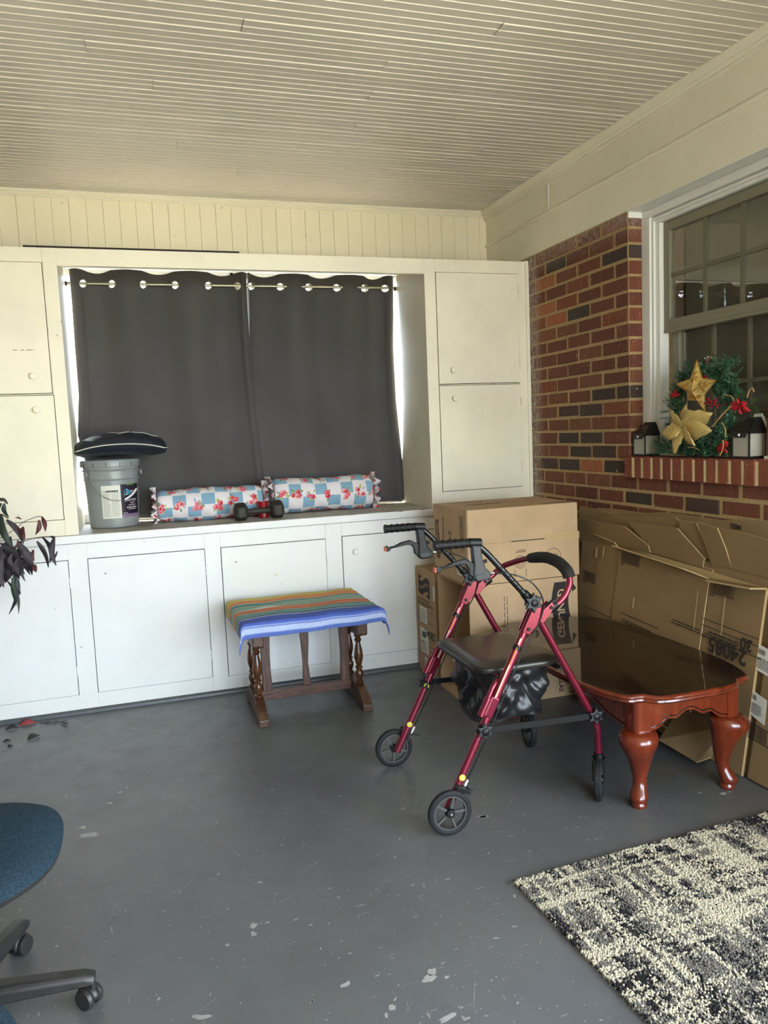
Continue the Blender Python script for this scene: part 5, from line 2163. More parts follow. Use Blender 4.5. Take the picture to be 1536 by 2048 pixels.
    # brake cable: loop from the housing to the leg, then along the leg to the wheel
    cb = [Vector((1.126, y, .864)), Vector((1.20, y - .012, .852)), Vector((1.262, y - .02, .818)), Vector((1.298, y - .024, .755)), Vector((1.282, y - .02, .680)), along(.22, y) + nleg * .020 + Vector((0, -.012, 0)),
          along(.45, y) + nleg * .022 + Vector((0, -.01, 0)), along(.62, y) + nleg * .024 + Vector((0, -.012, 0)), along(.8, y) + nleg * .026, along(.845, y) + nleg * .026]
    cs = []
    for i in range(len(cb) - 1):      # catmull-rom
        p0, p1, p2, p3 = cb[max(i - 1, 0)], cb[i], cb[i + 1], cb[min(i + 2, len(cb) - 1)]
        for k in range(8):
            t_ = k / 8
            cs.append(.5 * ((2 * p1) + (p2 - p0) * t_ + (2 * p0 - 5 * p1 + 4 * p2 - p3) * t_ * t_ + (3 * p1 - p0 - 3 * p2 + p3) * t_ ** 3))
    cs.append(cb[-1])
    part('brake_cable', MB().tube(cs, .0026, 8), 'black_tube', wk)
    q = along(.845, y) + nleg * .026
    bs = part('cable_end', MB().tube([q, q + dleg * .022, q + dleg * .03], [.0052, .0046, .003], 10), 'paper_white', wk)
    part('cable_wire', MB().tube([q + dleg * .03, q + dleg * .065], .0012, 6), 'chrome', bs)
    part('cable_tab', MB().bar(along(.85, y), q + dleg * .004, .006, .006), 'burgundy_metal', bs, smooth=False)
    # brake shoe over the wheel
    sh = part('brake_shoe', MB().obox(along(.885, y) + nleg * .012 + Vector((0, sg * .018, 0)), nleg * .026, dleg * .008, Vector((0, .016, 0))), 'black_plastic', wk, smooth=False, bevel=.002)
    part('brake_spring', MB().tube([along(.885, y) + nleg * .03, along(.875, y) + nleg * .062 + Vector((0, -.006, 0)), along(.885, y) + nleg * .046], .0016, 6), 'black_plastic', sh)
    # seat support tube curving down into its sleeve on the leg
    so_ = Vector((0, -sg * .0, 0)) - nleg * .024
    sp_ = smooth_path([Vector((1.150, y - sg * .10, .496)), Vector((1.165, y - sg * .03, .492)), along(.40, y) + so_ + Vector((0, -sg * .004, 0)), along(.53, y) + so_], .05)
    part('seat_support', MB().tube(sp_, .0095, 12), 'burgundy_metal', wk)
    part('support_sleeve', MB().tube([along(.47, y) + so_, along(.56, y) + so_], .0135, 14), 'burgundy_metal', wk)
    part('sleeve_clamp', MB().obox(along(.505, y) - nleg * .006, dleg * .036, nleg * .016, Vector((0, .0165, 0))), 'burgundy_metal', wk, smooth=False, bevel=.004)

# padded back bar between the two sides
bp_ = smooth_path([(1.292, YN, .693), (1.392, YN, .748), (1.424, YN + .008, .80), (1.422, YN + .02, .836), (1.45, YN + .12, .852), (1.47, YMID, .852), (1.45, YFAR - .12, .825), (1.41, YFAR - .02, .785), (1.38, YFAR, .752), (1.280, YFAR, .685)], .05, 6)
bb = part('back_bar', MB().tube(bp_, .0115, 14), 'burgundy_metal', wk)
for y in (YN, YFAR):
    part('bar_clip', MB().tube([(1.325, y, .712), (1.362, y, .733)], .0155, 14), 'black_plastic', bb)
    part('bar_clip', MB().obox((1.338, y, .735), (.022, 0, .013), (0, .008, 0), (-.004, 0, .006)), 'black_plastic', bb, smooth=False, bevel=.002)
i0 = min(range(len(bp_)), key=lambda i: (bp_[i] - Vector((1.424, YN + .012, .815))).length)
i1 = min(range(len(bp_)), key=lambda i: (bp_[i] - Vector((1.455, YFAR - .17, .832))).length)
fp = bp_[i0:i1 + 1]
part('foam_pad', MB().tube(fp, [.019] + [.0215] * (len(fp) - 2) + [.019], 18), 'foam', bb)

# seat pad
SX0, SX1, SZ = 1.088, 1.415, .516
m = MB()
N = 25


def seat_pt(u, v, zoff, ins=0.0):
    # superellipse plan
    a, b = (SX1 - SX0) / 2 - ins, (YFAR - YN) / 2 - .048 - ins
    k = 7.0
    q = (abs(u) ** k + abs(v) ** k) ** (1 / k)
    mx = max(abs(u), abs(v), 1e-6)
    s = mx / max(q, 1e-6)
    return ((SX0 + SX1) / 2 + a * u * s, YMID + b * v * s, zoff)


pts = []
for j in range(N):
    for i in range(N):
        u, v = -1 + 2 * i / (N - 1), -1 + 2 * j / (N - 1)
        e = max(abs(u), abs(v))
        pts.append(seat_pt(u, v, SZ + .018 - .012 * max(0, (e - .72) / .28) ** 1.6 - .004 * (1 - u * u) * (1 - v * v)))
m.grid(pts, N, N)
part('seat_pad', m, 'vinyl', wk, angle=80)
rim = []
for k in range(96):
    s = k / 24
    a = -1 + 2 * (s % 1)
    u, v = ((a, -1), (1, a), (-a, 1), (-1, -a))[int(s) % 4]
    rim.append((u, v))
m = MB()
prof = [(0, SZ + .006), (.004, SZ + .002), (.005, SZ - .006), (.003, SZ - .014), (-.006, SZ - .017)]
n = len(rim)
vs = [seat_pt(u, v, z, -d) for d, z in prof for u, v in rim]
m.add(vs, [(j * n + (i + 1) % n, j * n + i, (j + 1) * n + i, (j + 1) * n + (i + 1) % n) for j in range(len(prof) - 1) for i in range(n)])
m.add([seat_pt(u, v, SZ - .017, .006) for u, v in rim], [tuple(range(n))])
part('seat_board', m, 'vinyl', wk)

# nylon bag under the seat, sagging, with press studs
m = MB()
nb_, nz = 110, 30
pts = []
for j in range(nz):
    t_ = j / (nz - 1)
    z = SZ - .02 - .20 * t_
    for i in range(nb_):
        a = 2 * PI * i / nb_
        ca, sa = math.cos(a), math.sin(a)
        k = 4.0
        q = (abs(ca) ** k + abs(sa) ** k) ** (-1 / k)
        fold_ = .008 * math.sin(a * 9 + 9 * t_) * math.sin(PI * t_) + .008 * math.sin(a * 4 - 7 * t_ + 1) * t_ + .006 * math.sin(a * 15 - 14 * t_) * math.sin(PI * t_) + .005 * math.sin(a * 7 + 17 * t_ + 2) * math.sin(PI * t_)
        sx_, sy_ = .138 - .012 * t_, .186 - .02 * t_ - .01 * math.sin(PI * t_)
        zz_ = z - .03 * t_ * (.5 + .5 * math.cos(a * 2 + .8)) + .035 * t_ * max(0, math.sin(a + 2.6)) ** 2 - .018 * math.sin(PI * t_) * math.sin(a * 5)
        pts.append((1.262 + (sx_ + fold_) * ca * q, YMID + (sy_ + fold_) * sa * q, zz_))
vs = pts
fs = [(j * nb_ + i, j * nb_ + (i + 1) % nb_, (j + 1) * nb_ + (i + 1) % nb_, (j + 1) * nb_ + i) for j in range(nz - 1) for i in range(nb_)]
fs = [q[::-1] for q in fs]
m.add(vs, fs + [tuple((nz - 1) * nb_ + i for i in range(nb_ - 1, -1, -1))])
bag = part('bag', m, 'bag_nylon', wk, angle=60)
for p in ((1.128, 2.60, .462), (1.122, 2.70, .468), (1.20, 2.425, .418)):
    part('press_stud', MB().lathe([(.006, 0), (.006, .003), (.003, .005)], p, (-1, -.6, 0), 12), 'brushed_nickel', bag)
# steel frame under the seat
part('seat_frame', MB().tube([(1.39, YN + .05, .49), (1.39, YFAR - .05, .49)], .008, 10), 'black_tube', wk)
for y in (YN, YFAR):
    sg = -1 if y == YN else 1
    part('seat_hinge', MB().bar((1.38, y, .508), (1.38, y - sg * .09, .494), .014, .014), 'black_plastic', wk, smooth=False, bevel=.003)

# ================================================================== COFFEE TABLE
TCX, TCY = 1.800, 2.712
ct = thing('coffee_table', 'glossy cherry wood coffee table with scalloped oval top and cabriole legs', 'table', (TCX, TCY, 0))
TH = .422


def top_outline(n=160, ins=0.0):
    out = []
    for k in range(n):
        a = 2 * PI * k / n
        c, s = math.cos(a), math.sin(a)
        A, B = .330 - ins, .572 - ins
        p = 3.7
        r = (abs(c / A) ** p + abs(s / B) ** p) ** (-1 / p)
        # scallops: shallow notches at the four corners, soft double wave on the ends
        ang = math.atan2(abs(s) * A * 1.25, abs(c) * B) if True else 0
        q = math.atan2(abs(s) / B, abs(c) / A)
        notch = math.exp(-((q - .98) / .07) ** 2)
        r *= 1 - .040 * notch
        ear = math.exp(-((q - .83) / .08) ** 2)
        r *= 1 + .014 * ear
        out.append((TCX + r * c, TCY + r * s))
    return out


m = MB()
prof = [(.022, TH - .034), (.012, TH - .031), (.006, TH - .024), (.008, TH - .018), (.001, TH - .014), (-.001, TH - .008), (.002, TH - .003), (.010, TH)]
n = 160
for j, (ins, z) in enumerate(prof):
    pass
rings = [[(x, y, z) for x, y in top_outline(n, ins)] for ins, z in prof]
vs = [p for r in rings for p in r]
m.add(vs, [(j * n + i, j * n + (i + 1) % n, (j + 1) * n + (i + 1) % n, (j + 1) * n + i) for j in range(len(prof) - 1) for i in range(n)])
m.add(rings[0], [tuple(range(n - 1, -1, -1))])
part('moulded_edge', m, 'cherry', ct, angle=50)
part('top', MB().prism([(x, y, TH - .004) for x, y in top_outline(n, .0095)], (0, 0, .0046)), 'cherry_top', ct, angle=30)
# apron: four sides with scalloped lower edge, rounded corner blocks
AX0, AX1, AY0, AY1 = 1.582, 2.026, 2.206, 3.218
AZ1 = TH - .034


def apron_low(t_, L):
    """t_ 0..1 along the side -> lower z"""
    s = abs(t_ - .5) * 2
    ks = [0, .10, .20, .30, .38, .46, .56, .66, .76, .86, 1.0]
    kz = [.334, .332, .324, .313, .310, .314, .315, .303, .290, .284, .281]
    xs_ = np.linspace(0, 1, 41)
    sm = np.convolve(np.pad(np.interp(xs_, ks, kz), 2, mode='edge'), [.1, .2, .4, .2, .1], 'valid')
    z = float(np.interp(s, xs_, sm))
    return z


def apron(a, b, out):
    a, b, out = Vector(a), Vector(b), Vector(out)
    n_ = 44
    top = [a.lerp(b, i / (n_ - 1)) + Vector((0, 0, AZ1)) for i in range(n_)]
    low = [a.lerp(b, i / (n_ - 1)) + Vector((0, 0, apron_low(i / (n_ - 1), 1))) for i in range(n_)]
    m_ = MB()
    for i in range(n_ - 1):
        m_.add([low[i], low[i + 1], top[i + 1], top[i], low[i] + out * .018, low[i + 1] + out * .018, top[i + 1] + out * .018, top[i] + out * .018],
               [(0, 3, 2, 1), (4, 5, 6, 7), (0, 1, 5, 4), (2, 3, 7, 6)])
    ap = part('apron', m_, 'cherry', ct, smooth=False)
    ln = MB().tube([low[i] + out * .0185 + Vector((0, 0, .011)) for i in range(n_)], .0022, 6)
    part('bead_line', ln, 'cherry_top', ap)


apron((AX0 + .06, AY0 + .020, 0), (AX1 - .06, AY0 + .020, 0), (0, -1, 0))
apron((AX1 - .06, AY1 - .020, 0), (AX0 + .06, AY1 - .020, 0), (0, 1, 0))
apron((AX0 + .020, AY1 - .06, 0), (AX0 + .020, AY0 + .06, 0), (-1, 0, 0))
apron((AX1 - .020, AY0 + .06, 0), (AX1 - .020, AY1 - .06, 0), (1, 0, 0))
for cx, sx in ((AX0, 1), (AX1, -1)):
    for cy, sy in ((AY0, 1), (AY1, -1)):
        o = Vector((cx + sx * .046, cy + sy * .046, 0))
        d = Vector((-sx, -sy, 0)).normalized()
        # corner block: quarter round
        poly = []
        for k in range(13):
            a = math.atan2(-sy, -sx) + (-PI / 4 + PI / 2 * k / 12) * 1.0
            poly.append(o + Vector((math.cos(a), math.sin(a), 0)) * .054 + Vector((0, 0, .276)))
        n0 = len(poly)
        ca = math.atan2(-sy, -sx)
        poly = []
        for k in range(21):
            a = ca - 1.05 + 2.1 * k / 20
            rr_ = .046 / max(abs(math.cos(a)), abs(math.sin(a)))
            rr_ = min(rr_, .056)
            poly.append(o + Vector((math.cos(a), math.sin(a), 0)) * rr_ + Vector((0, 0, .276)))
        poly += [o + Vector((sx * .022, -sy * .0, .276)), o + Vector((sx * .022, sy * .022, .276)), o + Vector((0, sy * .022, .276))]
        p_ = poly[-3]; poly[-3], poly[-1] = (poly[-3], poly[-1]) if (poly[20] - poly[-3]).length < (poly[20] - poly[-1]).length else (poly[-1], poly[-3])
        lg = part('leg', MB().add([], []), 'cherry', ct) if False else None
        # cabriole leg: circles along an S curve
        key = [(.279, .000, .052), (.272, .005, .061), (.258, .009, .067), (.240, .010, .066), (.215, .006, .058), (.188, .000, .048), (.160, -.005, .039), (.135, -.009, .0325), (.112, -.011, .027), (.092, -.010, .024), (.074, -.005, .0245),
               (.057, .003, .0285), (.043, .010, .0315), (.030, .014, .0315), (.024, .012, .028), (.020, .009, .0225), (.017, .008, .0235), (.013, .008, .0268), (.005, .008, .0268), (.0, .008, .024)]
        zs = np.array([k_[0] for k_ in key])
        m_ = MB()
        nn = 22
        vs, fs = [], []
        for z, off, r in key:
            c = o + d * (off + .012) + Vector((0, 0, z))
            for k in range(nn):
                a = 2 * PI * k / nn
                e = Vector((math.cos(a), math.sin(a), 0))
                rr_ = r * (1 + .10 * max(0, e.dot(d)) * (1 if z > .2 else 0))
                vs.append(c + e * rr_)
        for j in range(len(key) - 1):
            for k in range(nn):
                fs.append(((j + 1) * nn + k, (j + 1) * nn + (k + 1) % nn, j * nn + (k + 1) % nn, j * nn + k))
        fs.append(tuple(range(nn)))
        fs.append(tuple((len(key) - 1) * nn + k for k in range(nn - 1, -1, -1)))
        m_.add(vs, fs)
        lgo = part('leg', m_, 'cherry', ct, angle=60)
        part('corner_block', MB().prism(poly, (0, 0, AZ1 - .276)), 'cherry', lgo, angle=25)

# ================================================================== RUG
ra = math.radians(2.4)
rx, ry = Vector((math.cos(ra), math.sin(ra), 0)), Vector((math.sin(ra), -math.cos(ra), 0))
rc0 = Vector((.992, 1.982, 0))
rug = thing('rug', 'cream, grey and black looped pile rug on the porch floor', 'rug', rc0 + rx * .5 + ry * .7)
RWD, RLN = 1.2, 1.5
part('backing', MB().prism([rc0, rc0 + rx * RWD, rc0 + rx * RWD + ry * RLN, rc0 + ry * RLN], (0, 0, .006)), 'rug_base', rug, smooth=False)
# pile loops: little blobs, colour woven in broken lines
VX, VY = 1.15, .78
stp = .0056
gx_, gy_ = np.meshgrid(np.arange(0, VX, stp), np.arange(0, VY, stp))
gx_, gy_ = gx_.ravel(), gy_.ravel()
keep = np.ones(len(gx_), bool)
gx_ = gx_ + rng.uniform(-.0018, .0018, len(gx_))
gy_ = gy_ + rng.uniform(-.0018, .0018, len(gy_))


def vnoise(x, y, sx, sy, seed):
    r_ = np.random.default_rng(seed)
    T_ = r_.uniform(0, 1, (64, 64))
    X, Y = x / sx, y / sy
    x0, y0 = np.floor(X).astype(int), np.floor(Y).astype(int)
    fx, fy = X - x0, Y - y0
    fx, fy = fx * fx * (3 - 2 * fx), fy * fy * (3 - 2 * fy)
    g = lambda a, b: T_[a % 64, b % 64]
    return (g(x0, y0) * (1 - fx) + g(x0 + 1, y0) * fx) * (1 - fy) + (g(x0, y0 + 1) * (1 - fx) + g(x0 + 1, y0 + 1) * fx) * fy


ln1 = vnoise(gx_, gy_, .016, .17, 11)       # lines running along the short way
ln2 = vnoise(gx_, gy_, .15, .017, 12)
bl = vnoise(gx_, gy_, .085, .085, 13)
fn_ = rng.uniform(0, 1, len(gx_))
cream_s = np.maximum(ln1 * 1.08, ln2) + .42 * (fn_ - .5) + .30 * (bl - .5)
dark_s = vnoise(gx_, gy_, .020, .07, 14) * .6 + vnoise(gx_, gy_, .06, .02, 15) * .4 + .42 * (fn_[::-1] - .5) + .2 * (.5 - bl)
cream, grey, black = np.array(lin((208, 200, 178))[:3]), np.array(lin((122, 118, 112))[:3]), np.array(lin((44, 42, 46))[:3])
col = np.tile(grey, (len(gx_), 1)) * rng.uniform(.75, 1.2, len(gx_))[:, None]
cq = np.quantile(cream_s, .55)
col[dark_s > np.quantile(dark_s, .70)] = black
col[cream_s > cq] = cream * rng.uniform(.82, 1.05, (len(gx_), 1))[cream_s > cq]
nt_ = len(gx_)
hh = .0125 + rng.uniform(-.0018, .0022, nt_)
base_ = np.array(rc0)[None, :] + gx_[:, None] * np.array(rx) + gy_[:, None] * np.array(ry)
rad_ = .0036 * rng.uniform(.8, 1.15, nt_)
ang0 = rng.uniform(0, PI, nt_)
V_ = np.zeros((nt_, 9, 3))
for k in range(4):
    a = ang0 + k * PI / 2
    V_[:, k, 0] = base_[:, 0] + rad_ * np.cos(a)
    V_[:, k, 1] = base_[:, 1] + rad_ * np.sin(a)
    V_[:, k, 2] = .005
    V_[:, 4 + k, 0] = base_[:, 0] + rad_ * 1.05 * np.cos(a)
    V_[:, 4 + k, 1] = base_[:, 1] + rad_ * 1.05 * np.sin(a)
    V_[:, 4 + k, 2] = hh * .72
V_[:, 8, 0] = base_[:, 0] + rng.uniform(-.001, .001, nt_)
V_[:, 8, 1] = base_[:, 1] + rng.uniform(-.001, .001, nt_)
V_[:, 8, 2] = hh
fpat = [(0, 1, 5, 4), (1, 2, 6, 5), (2, 3, 7, 6), (3, 0, 4, 7)]
tpat = [(4, 5, 8), (5, 6, 8), (6, 7, 8), (7, 4, 8)]
me = bpy.data.meshes.new('pile')
nv_ = nt_ * 9
off = (np.arange(nt_) * 9)[:, None, None]
Q = (np.array(fpat)[None] + off).reshape(-1, 4)
Tq = (np.array(tpat)[None] + off).reshape(-1, 3)
me.vertices.add(nv_)
me.vertices.foreach_set('co', (V_.reshape(-1, 3) - np.array(ORIG[rug.name])[None]).ravel().astype(np.float32))
loops = np.concatenate([Q.ravel(), Tq.ravel()])
me.loops.add(len(loops))
me.loops.foreach_set('vertex_index', loops.astype(np.int32))
starts = np.concatenate([np.arange(len(Q)) * 4, len(Q) * 4 + np.arange(len(Tq)) * 3])
me.polygons.add(len(starts))
me.polygons.foreach_set('loop_start', starts.astype(np.int32))
me.update(calc_edges=True)
me.validate()
me.materials.append(M['rug_pile'])
pile = bpy.data.objects.new('pile', me)
COL.objects.link(pile)
pile.parent = rug
pile['kind'] = 'stuff'
set_col(pile, np.repeat(col, 9, axis=0))
# frayed edge threads and the loose corner tassel
fr = MB()
cols_ = []
for k in range(520):
    if k % 2:
        p = rc0 + rx * random.uniform(0, VX)
        d = -ry
    else:
        p = rc0 + ry * random.uniform(0, .75)
        d = -rx
    d = (d + (rx * random.uniform(-.6, .6) + ry * random.uniform(-.6, .6))).normalized()
    l = random.uniform(.004, .011)
    q = p + d * l + Vector((0, 0, .002))
    s = Vector((-d.y, d.x, 0)) * .0009
    fr.add([p - s + Vector((0, 0, .008)), p + s + Vector((0, 0, .008)), q], [(0, 1, 2)])
    cols_ += [tuple(cream if random.random() < .55 else black)] * 3
for k in range(26):
    p = rc0 + Vector((random.uniform(-.004, .006), random.uniform(-.004, .004), .008))
    q = p + Vector((random.uniform(-.045, -.02), random.uniform(-.02, .0), -.005))
    s = Vector((.001, .0006, 0))
    fr.add([p - s, p + s, q], [(0, 1, 2)])
    cols_ += [tuple(cream if random.random() < .3 else black)] * 3
fo = part('frayed_edge', fr, 'rug_pile', rug, smooth=False, kind='stuff')
set_col(fo, np.array(cols_))
# ================================================================== OFFICE CHAIRS
def office_chair(label, cx, cy, rot_base, zs):
    c = Vector((cx, cy, 0))
    ch = thing('office_chair', label, 'chair', c, 'blue office chairs')
    # seat cushion: rounded plan, domed top
    m = MB()
    N = 41
    pts = []
    for j in range(N):
        for i in range(N):
            u, v = -1 + 2 * i / (N - 1), -1 + 2 * j / (N - 1)
            k = 2.7
            q = (abs(u) ** k + abs(v) ** k) ** (1 / k)
            s = max(abs(u), abs(v)) / max(q, 1e-6)
            e = max(abs(u), abs(v))
            wv_ = .30 * (1 - .13 * max(0, -v * s) - .04 * v * s)
            pts.append((cx + .262 * u * s * (1 - .12 * (v * s + .1) ** 2), cy + wv_ * v * s, zs - .024 * e ** 5 - .010 * max(0, v) ** 2 + .004 * u * u))
    m.grid(pts, N, N)
    part('seat', m, 'blue_fabric', ch, angle=80)
    ring0 = []
    for k in range(120):
        s_ = k / 30
        a = -1 + 2 * (s_ % 1)
        u, v = ((a, -1), (1, a), (-a, 1), (-1, -a))[int(s_) % 4]
        i, j = int(round((u + 1) / 2 * (N - 1))), int(round((v + 1) / 2 * (N - 1)))
        p = Vector(pts[j * N + i])
        if not ring0 or (p - ring0[-1]).length > 1e-4:
            ring0.append(p)
    if (ring0[0] - ring0[-1]).length < 1e-4:
        ring0.pop()
    n = len(ring0)
    ctr = Vector((cx, cy, 0))
    m = MB()
    vs = []
    for ins, dz in ((0, 0), (.003, -.012), (.03, -.030), (.12, -.045)):
        for p in ring0:
            d = Vector((cx - p.x, cy - p.y, 0))
            vs.append(p + d * (ins / max(d.length, .01)) + Vector((0, 0, dz)))
    m.add(vs, [((j + 1) * n + i, (j + 1) * n + (i + 1) % n, j * n + (i + 1) % n, j * n + i) for j in range(3) for i in range(n)])
    m.add([vs[3 * n + i] for i in range(n)], [tuple(range(n - 1, -1, -1))])
    part('seat_shell', m, 'chair_plastic', ch, angle=50)
    part('mechanism', MB().box(cx - .10, cx + .10, cy - .13, cy + .13, zs - .10, zs - .06), 'chair_plastic', ch, smooth=False, bevel=.01)
    part('gas_column', MB().lathe([(.026, .09), (.026, .24), (.016, .245), (.016, zs - .09)], c, (0, 0, 1), 20), 'black_tube', ch)
    hub = part('base_hub', MB().lathe([(.030, .060), (.042, .064), (.042, .105), (.032, .115)], c, (0, 0, 1), 24), 'chair_plastic', ch)
    for k in range(5):
        a = rot_base + k * 2 * PI / 5
        d = Vector((math.cos(a), math.sin(a), 0))
        s_ = Vector((-d.y, d.x, 0))
        R0, R1 = .03, .308
        secs = [(R0, .030, .072, .112), (.16, .026, .070, .106), (.285, .022, .068, .096), (R1, .019, .068, .088)]
        m = MB()
        vs = []
        for r, hw, z0, z1 in secs:
            b = c + d * r
            vs += [b - s_ * hw + Vector((0, 0, z0)), b + s_ * hw + Vector((0, 0, z0)), b + s_ * hw * .98 + Vector((0, 0, z1 - .01)), b + s_ * hw * .6 + Vector((0, 0, z1)), b - s_ * hw * .6 + Vector((0, 0, z1)), b - s_ * hw * .98 + Vector((0, 0, z1 - .01))]
        fs = [(j * 6 + i, j * 6 + (i + 1) % 6, (j + 1) * 6 + (i + 1) % 6, (j + 1) * 6 + i) for j in range(len(secs) - 1) for i in range(6)]
        fs += [(5, 4, 3, 2, 1, 0), tuple(18 + i for i in range(6))]
        m.add(vs, fs)
        arm = part('base_arm', m, 'chair_plastic', ch, angle=40, bevel=.004)
        # caster: hood and twin wheels
        e = c + d * .300
        ca = a + .9 + .5 * k
        w_ = Vector((math.cos(ca), math.sin(ca), 0))          # wheel axle
        fwd = Vector((-w_.y, w_.x, 0))
        wc = e + fwd * .014 + Vector((0, 0, .0255))
        cs = part('caster', MB().lathe([(.005, .040), (.007, .042), (.007, .072), (.005, .074)], e, (0, 0, 1), 10), 'chair_plastic', ch)
        hd_ = MB()
        for i in range(9):
            pass
        hn = 12
        pts_ = []
        for sgn in (-1, 1):
            for i in range(hn):
                an = -.15 + (PI + .1) * i / (hn - 1)
                pts_.append(wc + w_ * (sgn * .010) + (fwd * math.cos(an) + Vector((0, 0, 1)) * math.sin(an)) * .0285)
        hd_.grid(pts_, hn, 2)
        part('hood', hd_, 'chair_plastic', cs, solid=.004)
        for sgn in (-1, 1):
            part('wheel', MB().lathe([(.020, 0), (.0235, .001), (.0255, .004), (.0255, .013), (.023, .0165), (.012, .0175)], wc + w_ * (sgn * .006), w_ * sgn, 24), 'tyre' if False else 'chair_plastic', cs)
    # back rest on the far side, away from the walker
    part('back_post', MB().tube([(cx - .10, cy, zs - .075), (cx - .28, cy, zs - .07), (cx - .335, cy, zs), (cx - .345, cy, zs + .2)], .016, 12), 'chair_plastic', ch)
    m = MB()
    N2 = 21
    pts = []
    for j in range(N2):
        for i in range(N2):
            u, v = -1 + 2 * i / (N2 - 1), -1 + 2 * j / (N2 - 1)
            k = 3
            q = (abs(u) ** k + abs(v) ** k) ** (1 / k)
            s = max(abs(u), abs(v)) / max(q, 1e-6)
            pts.append((cx - .325 - .03 * (1 - u * u) * .6 - .02 * v * v, cy + .21 * u * s, zs + .30 + .19 * v * s))
    m.grid(pts, N2, N2)
    part('backrest', m, 'blue_fabric', ch, angle=80, solid=.04)
    return ch


office_chair('blue office chair whose black star base and casters show on the bare floor', -.478, 1.915, math.radians(-3.5), .452)
office_chair('second blue office chair, only a corner of its seat in view', -.480, 1.165, math.radians(20), .452)

# ================================================================== PLANT
PY = 3.78
pl = thing('potted_plant', 'dark purple-leaved plant with long drooping leaves beside the cabinets', 'plant', (-1.02, PY, 0))
part('stand', MB().lathe([(.15, 0), (.15, .02), (.03, .03), (.03, .42), (.14, .43), (.14, .45)], (-1.02, PY, 0), (0, 0, 1), 28), 'brown_wood', pl)
part('pot', MB().lathe([(.10, .45), (.13, .46), (.155, .72), (.165, .72), (.165, .75), (.15, .75), (.145, .70), (.001, .70)], (-1.02, PY, 0), (0, 0, 1), 32), 'terracotta', pl)
part('soil', MB().lathe([(.144, .705), (.07, .715), (.001, .718)], (-1.02, PY, 0), (0, 0, 1), 28, caps=False), 'soil', pl)


def leaf(base, tip, width, mat, bow=.25, side=1):
    base, tip = Vector(base), Vector(tip)
    d = tip - base
    L = d.length
    out = Vector((0, -1, 0))
    sdv = d.cross(out).normalized()
    n = 12
    m = MB()
    pts = []
    ph = random.uniform(-.5, .5)
    for i in range(n):
        t_ = i / (n - 1)
        c = base + d * t_ + sdv * (math.sin(PI * t_) * bow * L * .25 * side) + out * (math.sin(PI * t_) * .10 * L * ph)
        w = width / 2 * (math.sin(PI * min(1, t_ * .92 + .06)) ** .8) * (1 - .35 * t_)
        tw_ = math.sin(t_ * 4 + ph * 6) * .5
        wd = (sdv * math.cos(tw_) + out * math.sin(tw_))
        pts += [c - wd * w + out * (-w * .15), c + out * w * .25, c + wd * w + out * (-w * .15)]
    m.grid(pts, 3, n)
    return part('leaf', m, mat, pl, angle=80)


S = 7.3125
LV = [((60, 340), (130, 545), 75, 'g'), ((-40, 280), (120, 345), 45, 'g'), ((15, 500), (185, 985), 120, 'g'), ((95, 580), (345, 935), 95, 'p'), ((315, 575), (218, 553), 26, 'r'), ((335, 680), (362, 895), 75, 'r'),
      ((250, 690), (340, 885), 60, 'r'), ((570, 585), (515, 803), 75, 'r'), ((612, 533), (662, 757), 70, 'r'), ((620, 835), (722, 1215), 80, 'p'), ((540, 895), (710, 1285), 78, 'p'), ((795, 835), (822, 1255), 95, 'p'),
      ((735, 822), (802, 885), 45, 'p'), ((838, 1040), (705, 1200), 40, 'p'), ((285, 925), (470, 1390), 135, 'p'), ((490, 1020), (505, 1185), 65, 'r'), ((505, 1235), (530, 1350), 75, 'r'), ((30, 800), (100, 935), 70, 'r'),
      ((-20, 690), (85, 725), 85, 'r'), ((262, 868), (190, 1015), 50, 'r'), ((30, 930), (235, 1310), 160, 'p'), ((0, 980), (55, 1570), 165, 'p'), ((150, 1040), (265, 1450), 130, 'p'), ((282, 1050), (300, 1180), 65, 'r'),
      ((275, 1140), (290, 1450), 110, 'p'), ((372, 1190), (370, 1485), 60, 'p'), ((432, 1140), (443, 1390), 80, 'p'), ((185, 1290), (128, 1968), 85, 'g'), ((100, 1470), (272, 1960), 60, 'g'), ((200, 1400), (243, 1835), 70, 'g'),
      ((258, 1420), (305, 1675), 62, 'g'), ((180, 1430), (205, 1745), 100, 'g'), ((75, 1180), (70, 1510), 140, 'p'), ((330, 1130), (352, 1300), 80, 'p'), ((-60, 1100), (-20, 1600), 150, 'p'), ((-90, 700), (-40, 1100), 140, 'g'),
      ((-70, 450), (20, 640), 110, 'g'), ((-120, 1300), (-60, 1750), 120, 'g'), ((-150, 1000), (-130, 1500), 140, 'p'), ((20, 340), (-60, 520), 70, 'g'), ((60, 1050), (10, 1350), 120, 'p'), ((210, 1100), (160, 1350), 100, 'p')]
mm = {'g': 'leaf_green', 'p': 'leaf_purple', 'r': 'leaf_red'}
random.seed(21)
for i, (a, b, w, c) in enumerate(LV):
    yy = PY + random.uniform(-.09, .07)
    pa = P(1, yy, a[0] / S, 960 + a[1] / S)
    pb = P(1, yy + random.uniform(-.02, .02), b[0] / S, 960 + b[1] / S)
    leaf(pa, pb, w / S * .0025, mm[c], random.uniform(.2, .8), random.choice((-1, 1)))


for i in range(30):
    ax_, ay_ = random.uniform(-160, 330), random.uniform(820, 1180)
    yy = PY + random.uniform(-.08, .08)
    pa = P(1, yy, ax_ / S, 960 + ay_ / S)
    pb = P(1, yy, (ax_ + random.uniform(-40, 90)) / S, 960 + (ay_ + random.uniform(180, 330)) / S)
    leaf(pa, pb, random.uniform(60, 100) / S * .0024, mm[random.choice('ppprg')], random.uniform(.2, .8), random.choice((-1, 1)))


